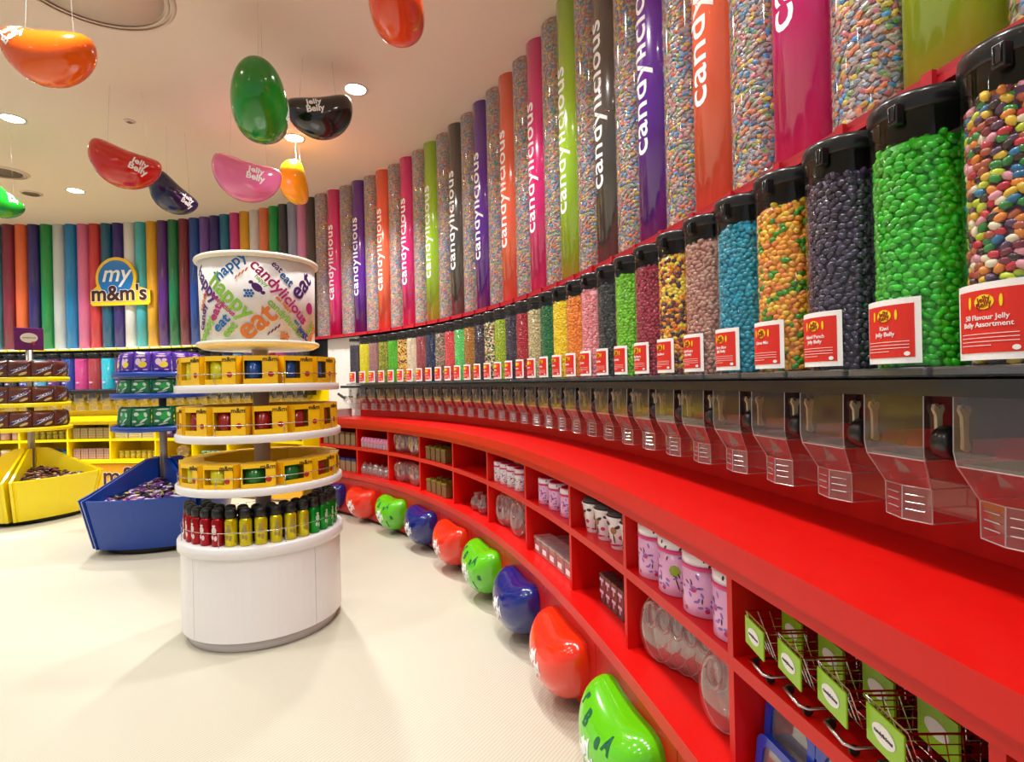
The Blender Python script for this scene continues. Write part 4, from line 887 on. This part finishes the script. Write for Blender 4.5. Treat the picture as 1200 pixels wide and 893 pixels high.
for k in range(2):
    r = on('glass_ball', f'clear purple-tinted round jar in the lower bay, {"left" if k == 0 else "right"} one', 'jar', 2.03 + .13 * k, -.17, ZL, 'round purple jars'); MB().lathe([(.03, 0), (.052, .02), (.06, .055), (.05, .09), (.03, .105), (.03, .115)], 22).build('bowl', clear('violet_clear', (225, 190, 215), .05, .18, .8, .08), r); MB().lathe([(.032, .1152), (.034, .13), (.001, .134)], 18).build('stopper', JAR, r)
# square tins with olive lids
b = MB(); b.rbox(-.033, .033, -.033, .033, 0, .095, .004); SQB = b.mesh('tin_body'); b = MB(); b.rbox(-.035, .035, -.035, .035, .0955, .115, .004); b.lathe([(.012, .115), (.012, .12), (.001, .121)], 10); SQL = b.mesh('lid')
SQM = mat('tin_olive_body', (128, 96, 56), .4, coat=.2, noise=.3, nscale=60); SQD = mat('tin_olive_lid', (134, 122, 40), .4, .3)
for z, t in ((ZM, 'upper'), (ZL, 'lower')):
    for k in range(8):
        i, j = k % 4, k // 4; r = on('square_tin', f'small brown square tin with olive lid, {t} shelf, {"front" if j == 0 else "rear"} row, {ORD[i]}', 'tin', 1.17 + .105 * i, -.20 + .10 * j, z, f'square tins, {t} shelf', .1); link('body', SQB, SQM, r); link('lid', SQL, SQD, r)
# pink bottles and small jars
b = MB(); b.lathe([(.026, 0), (.028, .004), (.028, .06), (.024, .07)], 14); PB1 = b.mesh('bottle'); b = MB(); b.lathe([(.0285, .058), (.0285, .085), (.02, .09), (.018, .105), (.001, .107)], 14); PB2 = b.mesh('cap')
for k in range(9): r = on('pink_bottle', f'small bottle with pink cap, {ORD[k]} from left in its row', 'bottle', -.20 + .064 * k, -.205, ZM, 'pink capped bottles'); link('bottle', PB1, mat('bottle_lilac', (200, 160, 176), .2, coat=.4), r); link('cap', PB2, mat('cap_pink', (240, 150, 200), .3), r)
b = MB(); b.lathe([(.036, 0), (.042, .006), (.042, .07), (.03, .09)], 16); SJ1 = b.mesh('jar'); b = MB(); b.lathe([(.032, .0902), (.033, .105), (.012, .112), (.010, .125), (.001, .127)], 14); SJ2 = b.mesh('stopper')
for k in range(5): r = on('small_jar', f'small clear stoppered jar, {ORD[k]} from left under the pink bottles', 'jar', -.19 + .115 * k, -.20, ZL, 'small clear jars'); link('jar', SJ1, clear('jar_frost', (225, 205, 205), .1, .2, .8, .15), r); link('stopper', SJ2, JAR, r)
b = MB(); b.rbox(-.042, .042, -.04, .04, 0, .115, .004); GB = b.mesh('box'); b = MB(); b.rbox(-.043, .043, -.041, .041, .1152, .14, .004); GBL = b.mesh('lid')
for z, t, m1, m2, kk in ((ZM, 'upper', mat('box_taupe', (140, 112, 84), .4), mat('box_taupe_lid', (90, 66, 46), .4), 0), (ZL, 'lower', mat('box_taupe', 0), mat('lid_navy', (24, 28, 90), .4), 1)):
    for k in range(6): r = on('gift_tin', f'taupe tin with {"brown" if kk == 0 else "navy"} lid behind the stand, {t} shelf, {ORD[k]}', 'tin', -.93 + .11 * k, -.19, z, f'taupe tins, {t} shelf'); link('body', GB, m1, r); link('lid', GBL, m2, r)

# ------------------------------------------------------------------ toy trolleys and giant spectacles
CHR = mat('chrome', (205, 205, 208), .18, 1.0); SGN = mat('trolley_green', (150, 205, 20), .35, coat=.2)
b = MB(); wt, wb_, dt, db, h0, h1 = .050, .040, .10, .085, .050, .120
def corner(sx, sy, z):
    t = (z - h0) / (h1 - h0); return Vector((sx * (wb_ + (wt - wb_) * t), (sy * (db + (dt - db) * t)) - (.012 * t if sy < 0 else 0), z))
for z in np.linspace(h0, h1, 5):
    b.wire([corner(-1, -1, z), corner(1, -1, z), corner(1, 1, z), corner(-1, 1, z)], .0012 if z < h1 - .001 else .0022, 4, True)
for i in range(9):
    t = i / 8 * 2 - 1
    for sx in (-1, 1):
        a0_, a1_ = corner(sx, -1, h0).lerp(corner(sx, 1, h0), (t + 1) / 2), corner(sx, -1, h1).lerp(corner(sx, 1, h1), (t + 1) / 2); b.wire([a0_, a1_], .001, 4)
    b.wire([corner(-1, -1, h0).lerp(corner(-1, 1, h0), (t + 1) / 2), corner(1, -1, h0).lerp(corner(1, 1, h0), (t + 1) / 2)], .001, 4)
for i in range(6):
    t = i / 5
    for sy in (-1, 1): b.wire([corner(-1, sy, h0).lerp(corner(1, sy, h0), t), corner(-1, sy, h1).lerp(corner(1, sy, h1), t)], .001, 4)
TB = b.mesh('basket')
b = MB(); b.wire([(-.040, .10, .016), (-.040, -.10, .016), (-.030, -.112, .018), (.030, -.112, .018), (.040, -.10, .016), (.040, .10, .016)], .0035, 6)
for sx in (-1, 1): b.wire([(sx * .040, .095, .018), (sx * .046, .11, .10), (sx * .050, .13, .150)], .003, 6)
for sx in (-1, 1): b.wire([(sx * .038, -.02, .018), (sx * .038, -.02, h0)], .0022, 5)
TC = b.mesh('chassis')
b = MB(); b.wire([(-.052, .132, .151), (.052, .132, .151)], .0055, 8); TH = b.mesh('handle')
b = MB(); b.lathe([(.009, -.003), (.010, 0), (.009, .003)], 12, M=Matrix.Rotation(PI / 2, 4, 'Y')); TWH = b.mesh('wheel')
b = MB(); b.rbox(-.046, .046, -.1165, -.1125, .052, .114, .0015, M=None); TS = b.mesh('front_sign')
b = MB(); b.prism([(.028 * math.cos(t), .084 + .016 * math.sin(t)) for t in np.linspace(0, 2 * PI, 20, endpoint=False)], -.1178, -.1168, 'y'); TO = b.mesh('oval')
b = MB(); v, f = textmesh('candylicious', .0095, .01, .0003); b.add([front(0, -.1182, .084) @ Vector(q) for q in v], f); TX = b.mesh('lettering')
b = MB(); b.box(-.043, .043, -.034, -.030, .058, .128); TF = b.mesh('seat_flap'); b = MB(); b.box(-.036, .036, .0, .06, .127, .131); TG = b.mesh('seat_top')
b = MB(); b.prism([(.026 * math.cos(t), .094 + .015 * math.sin(t)) for t in np.linspace(0, 2 * PI, 20, endpoint=False)], -.0352, -.0342, 'y'); TP = b.mesh('oval')
for k in range(6):
    r = on('toy_trolley', f'miniature chrome shopping trolley with green sign, {ORD[k]} from the left', 'toy trolley', 5.045 + .116 * k if k < 4 else 5.62 + .116 * (k - 4), -.135, ZM, 'miniature shopping trolleys', -.18)
    link('basket', TB, CHR, r); link('chassis', TC, CHR, r); link('handle', TH, mat('handle_grey', (150, 140, 150), .4), r)
    sg = link('front_sign', TS, SGN, r); link('oval', TO, WHITE, sg); link('lettering', TX, mat('print_dark', 0), sg); sf = link('seat_flap', TF, SGN, r); link('oval', TP, WHITE, sf); link('seat_top', TG, SGN, r)
    for sx in (-.036, .036):
        for sy in (-.098, .09): link('wheel', TWH, mat('wheel_black', (20, 20, 20), .5), r, (sx, sy, .0105))
BGL = mat('spectacle_blue', (10, 60, 190), .2, coat=.5); LEN = clear('lens_smoke', (200, 198, 200), .05, .15, .6, .15)
def rrect(cx, cz, w_, h_, rr, n=6):
    pts = []
    for (sx, sz, a0_) in ((1, 1, 0), (-1, 1, PI / 2), (-1, -1, PI), (1, -1, 1.5 * PI)):
        for i in range(n): a = a0_ + PI / 2 * i / (n - 1); pts.append((cx + sx * (w_ - rr) + rr * math.cos(a), cz + sz * (h_ - rr) + rr * math.sin(a)))
    return pts
def spectacles(label, s, off, z, rz, tilt):
    r = on('giant_spectacles', label, 'spectacles', s, off, z, 'giant blue spectacles', rz); e = []
    b = MB()
    for sx in (-1, 1):
        o_ = rrect(sx * .085, .06, .082, .06, .03); i_ = rrect(sx * .085, .06, .060, .041, .022); n = len(o_)
        vs = [(x, y, z_) for y in (-.007, .007) for ring_ in (o_, i_) for x, z_ in ring_]; fs = []
        for k in range(n):
            k2 = (k + 1) % n; fs += [(k, k2, n + k2, n + k), (2 * n + k, 3 * n + k, 3 * n + k2, 2 * n + k2), (k, 2 * n + k, 2 * n + k2, k2), (n + k, n + k2, 3 * n + k2, 3 * n + k)]
        b.add(vs, fs)
    b.box(-.012, .012, -.006, .006, .07, .095); o1 = b.build('frame', BGL, r)
    os_ = [o1]
    for sx in (-1, 1):
        os_.append(MB().rbox(sx * .166 - .006, sx * .166 + .006, .005, .20, .085, .105, .003).build('temple', BGL, r)); os_.append(MB().prism(rrect(sx * .085, .06, .0598, .0408, .022), -.002, .002, 'y').build('lens', LEN, r))
    for o in os_: o.rotation_euler = (tilt, 0, 0)
spectacles('giant blue spectacles on the lower shelf, front pair', 5.13, -.21, ZL, .0, -.1)
spectacles('giant blue spectacles on the lower shelf, rear higher pair', 5.115, -.175, ZL + .075, .0, -.1)

# ------------------------------------------------------------------ trays and scoop at the end of the red worktop
b = MB(); b.prism([(-.15, .12), (.15, .12), (.15, -.12), (-.15, -.12)], 0, .002)
for (x0, x1, y0, y1) in ((-.155, -.15, -.125, .125), (.15, .155, -.125, .125), (-.15, .15, -.125, -.12), (-.15, .15, .12, .125)): b.box(x0, x1, y0, y1, 0, .028)
TRY = b.mesh('tray')
for k in range(3): x, y = P(-.94, -.10); o = link('metal_tray', TRY, mat('tray_metal', (205, 203, 198), .35, .35), None, (x, y, ZT + .0006 + .0295 * k), (0, 0, A(-.94) + .02 * k)); tag(o, f'shallow metal tray stacked at the end of the red worktop, {["bottom", "middle", "top"][k]} one', 'tray', 'stacked metal trays')
x, y = P(-.86, .0); r = thing('candy_scoop', 'black handled scoop hanging at the end of dispenser rail', 'scoop', (x, y, 1.20), A(-.86))
MB().wire([(-.14, 0, .09), (-.02, 0, .04)], .016, 8).build('handle', mat('black_plastic', 0), r); MB().lathe([(.02, 0), (.04, .03), (.045, .11)], 16, M=Matrix.Translation((-.02, 0, .04)) @ Matrix.Rotation(PI * .63, 4, 'Y'), caps=False).build('bowl', JAR, r)
MB().box(-.05, -.03, .01, .12, .045, .065).build('hook', mat('black_plastic', 0), r)

# ------------------------------------------------------------------ goods in the yellow counter
def row(name, lab, cat, s0, s1, n, z, parts, off=-.14, rows=1):
    for j in range(rows):
        for k in range(n):
            r = on(name, lab.format(ORD[k + j * n]), cat, s0 + (s1 - s0) * (k + .5) / n, off + .11 * j, z, lab.split(',')[0].replace('{}', '')[:60])
            for nm, me, m in parts: link(nm, me, m, r)
def canister(r_, h): 
    b = MB(); b.lathe([(r_ - .003, 0), (r_, .003), (r_, h * .75)], 16); c_ = b.mesh('can'); b = MB(); b.lathe([(r_ + .002, h * .75 + .0003), (r_ + .002, h * .95), (r_ - .004, h), (.001, h)], 16); return c_, b.mesh('lid')
cA, cL = canister(.055, .15); sA, sL = canister(.035, .11); OLV = mat('jar_olive', (170, 160, 60), .3, coat=.3); TEA = mat('jar_teal', (110, 170, 160), .25, coat=.4); NAV = mat('bag_navy', (16, 60, 110), .3, coat=.3); TEB = mat('bag_teal', (10, 130, 120), .3, coat=.3)
PKC = mat('can_pinkish', (222, 180, 180), .35); GRY = mat('lid_grey', (150, 140, 130), .4); WHC = mat('carton_white', (232, 228, 222), .4)
for z, t in ((ZM, 'upper'), (ZL, 'lower')): row('pink_canister', f'pale pink canister on the {t} shelf at the left edge, {{}} from left', 'canister', -6.52, -5.93, 4, z, [('can', cA, PKC), ('lid', cL, WHC)])
row('olive_jar', 'small olive jar behind the yellow stand, {} from left', 'jar', -5.87, -5.28, 7, ZM, [('jar', sA, OLV), ('lid', sL, OLV)])
tb = pillow(.14, .15, .06); TBM = tb.mesh('pouch'); TBP = shape_on(tb, [ell(0, .08, .05, .03)]).mesh('print')
row('teal_bag', 'teal and navy sweet bag behind the yellow stand, {} from left', 'bag', -5.87, -5.28, 4, ZL, [('pouch', TBM, NAV), ('print', TBP, TEB)])
gb_ = MB(); gb_.rbox(-.052, .052, -.06, .06, 0, .15, .004); GBX = gb_.mesh('box'); b = MB()
for i in range(3):
    for j in range(4): b.box(-.044 + .031 * i, -.018 + .031 * i, -.0612, -.0603, .01 + .034 * j, .037 + .034 * j)
GBP = b.mesh('window')
row('gift_pack', 'brown gridded gift pack between two yellow dividers upper shelf, {} from left', 'pack', -5.22, -4.67, 5, ZM, [('box', GBX, mat('pack_taupe', (142, 122, 70), .3, coat=.3)), ('window', GBP, mat('pack_window', (180, 160, 110), .3, coat=.3))])
row('gift_pack', 'mauve gridded gift pack between two yellow dividers lower shelf, {} from left', 'pack', -5.22, -4.67, 5, ZL, [('box', GBX, mat('pack_mauve', (140, 104, 90), .3, coat=.3)), ('window', GBP, mat('pack_window2', (176, 140, 140), .3, coat=.3))])
fb = MB(); fb.rbox(-.09, .09, -.08, .08, 0, .034, .003); FBX = fb.mesh('carton'); b = MB(); b.box(-.07, .07, -.0812, -.0802, .010, .024); FBP = b.mesh('label')
for k in range(3):
    for j in range(4): r = on('flat_carton', f'flat white carton behind the blue stand, pile {ORD[k]}, {["bottom", "second", "third", "top"][j]} one', 'carton', -4.52 + .21 * k, -.12, ZM + .0347 * j, 'flat white cartons'); link('carton', FBX, WHC, r); link('label', FBP, mat('label_gold', (215, 190, 80), .4), r)
row('olive_jar', 'small gold jar on the lower shelf behind the blue stand, {} from left', 'jar', -4.6, -4.0, 7, ZL, [('jar', sA, mat('jar_gold', (190, 170, 50), .3)), ('lid', sL, OLV)])
row('purple_bag', 'purple sweet bag right of the blue stand pole, {} from left', 'bag', -3.9, -3.4, 3, ZM, [('pouch', TBM, PUR), ('print', TBP, WP2)])
jar('round clear jar with pale lid in the yellow bay beside stand', -3.6, -.15, ZL, 0, 0, 'single clear jars', .95)
row('teal_jar', 'small pale teal jar seen left of the white stand, {} from left', 'jar', -3.3, -2.8, 6, ZL, [('jar', sA, TEA), ('lid', sL, mat('lid_teal', (150, 200, 190), .3))])
row('white_canister', 'white canister seen between stand tiers, {} from left', 'canister', -2.7, -2.15, 5, ZL, [('can', sA, WHC), ('lid', sL, GRY)])
row('white_canister', 'white canister on upper yellow shelf behind stand, {} from left', 'canister', -3.3, -2.8, 5, ZM, [('can', sA, WHC), ('lid', sL, GRY)])
row('dark_tin', 'small dark patterned tin at the right yellow bay, {} from left', 'tin', -2.05, -1.45, 6, ZM, [('can', sA, mat('tin_dark', (90, 50, 40), .3)), ('lid', sL, DKP)])
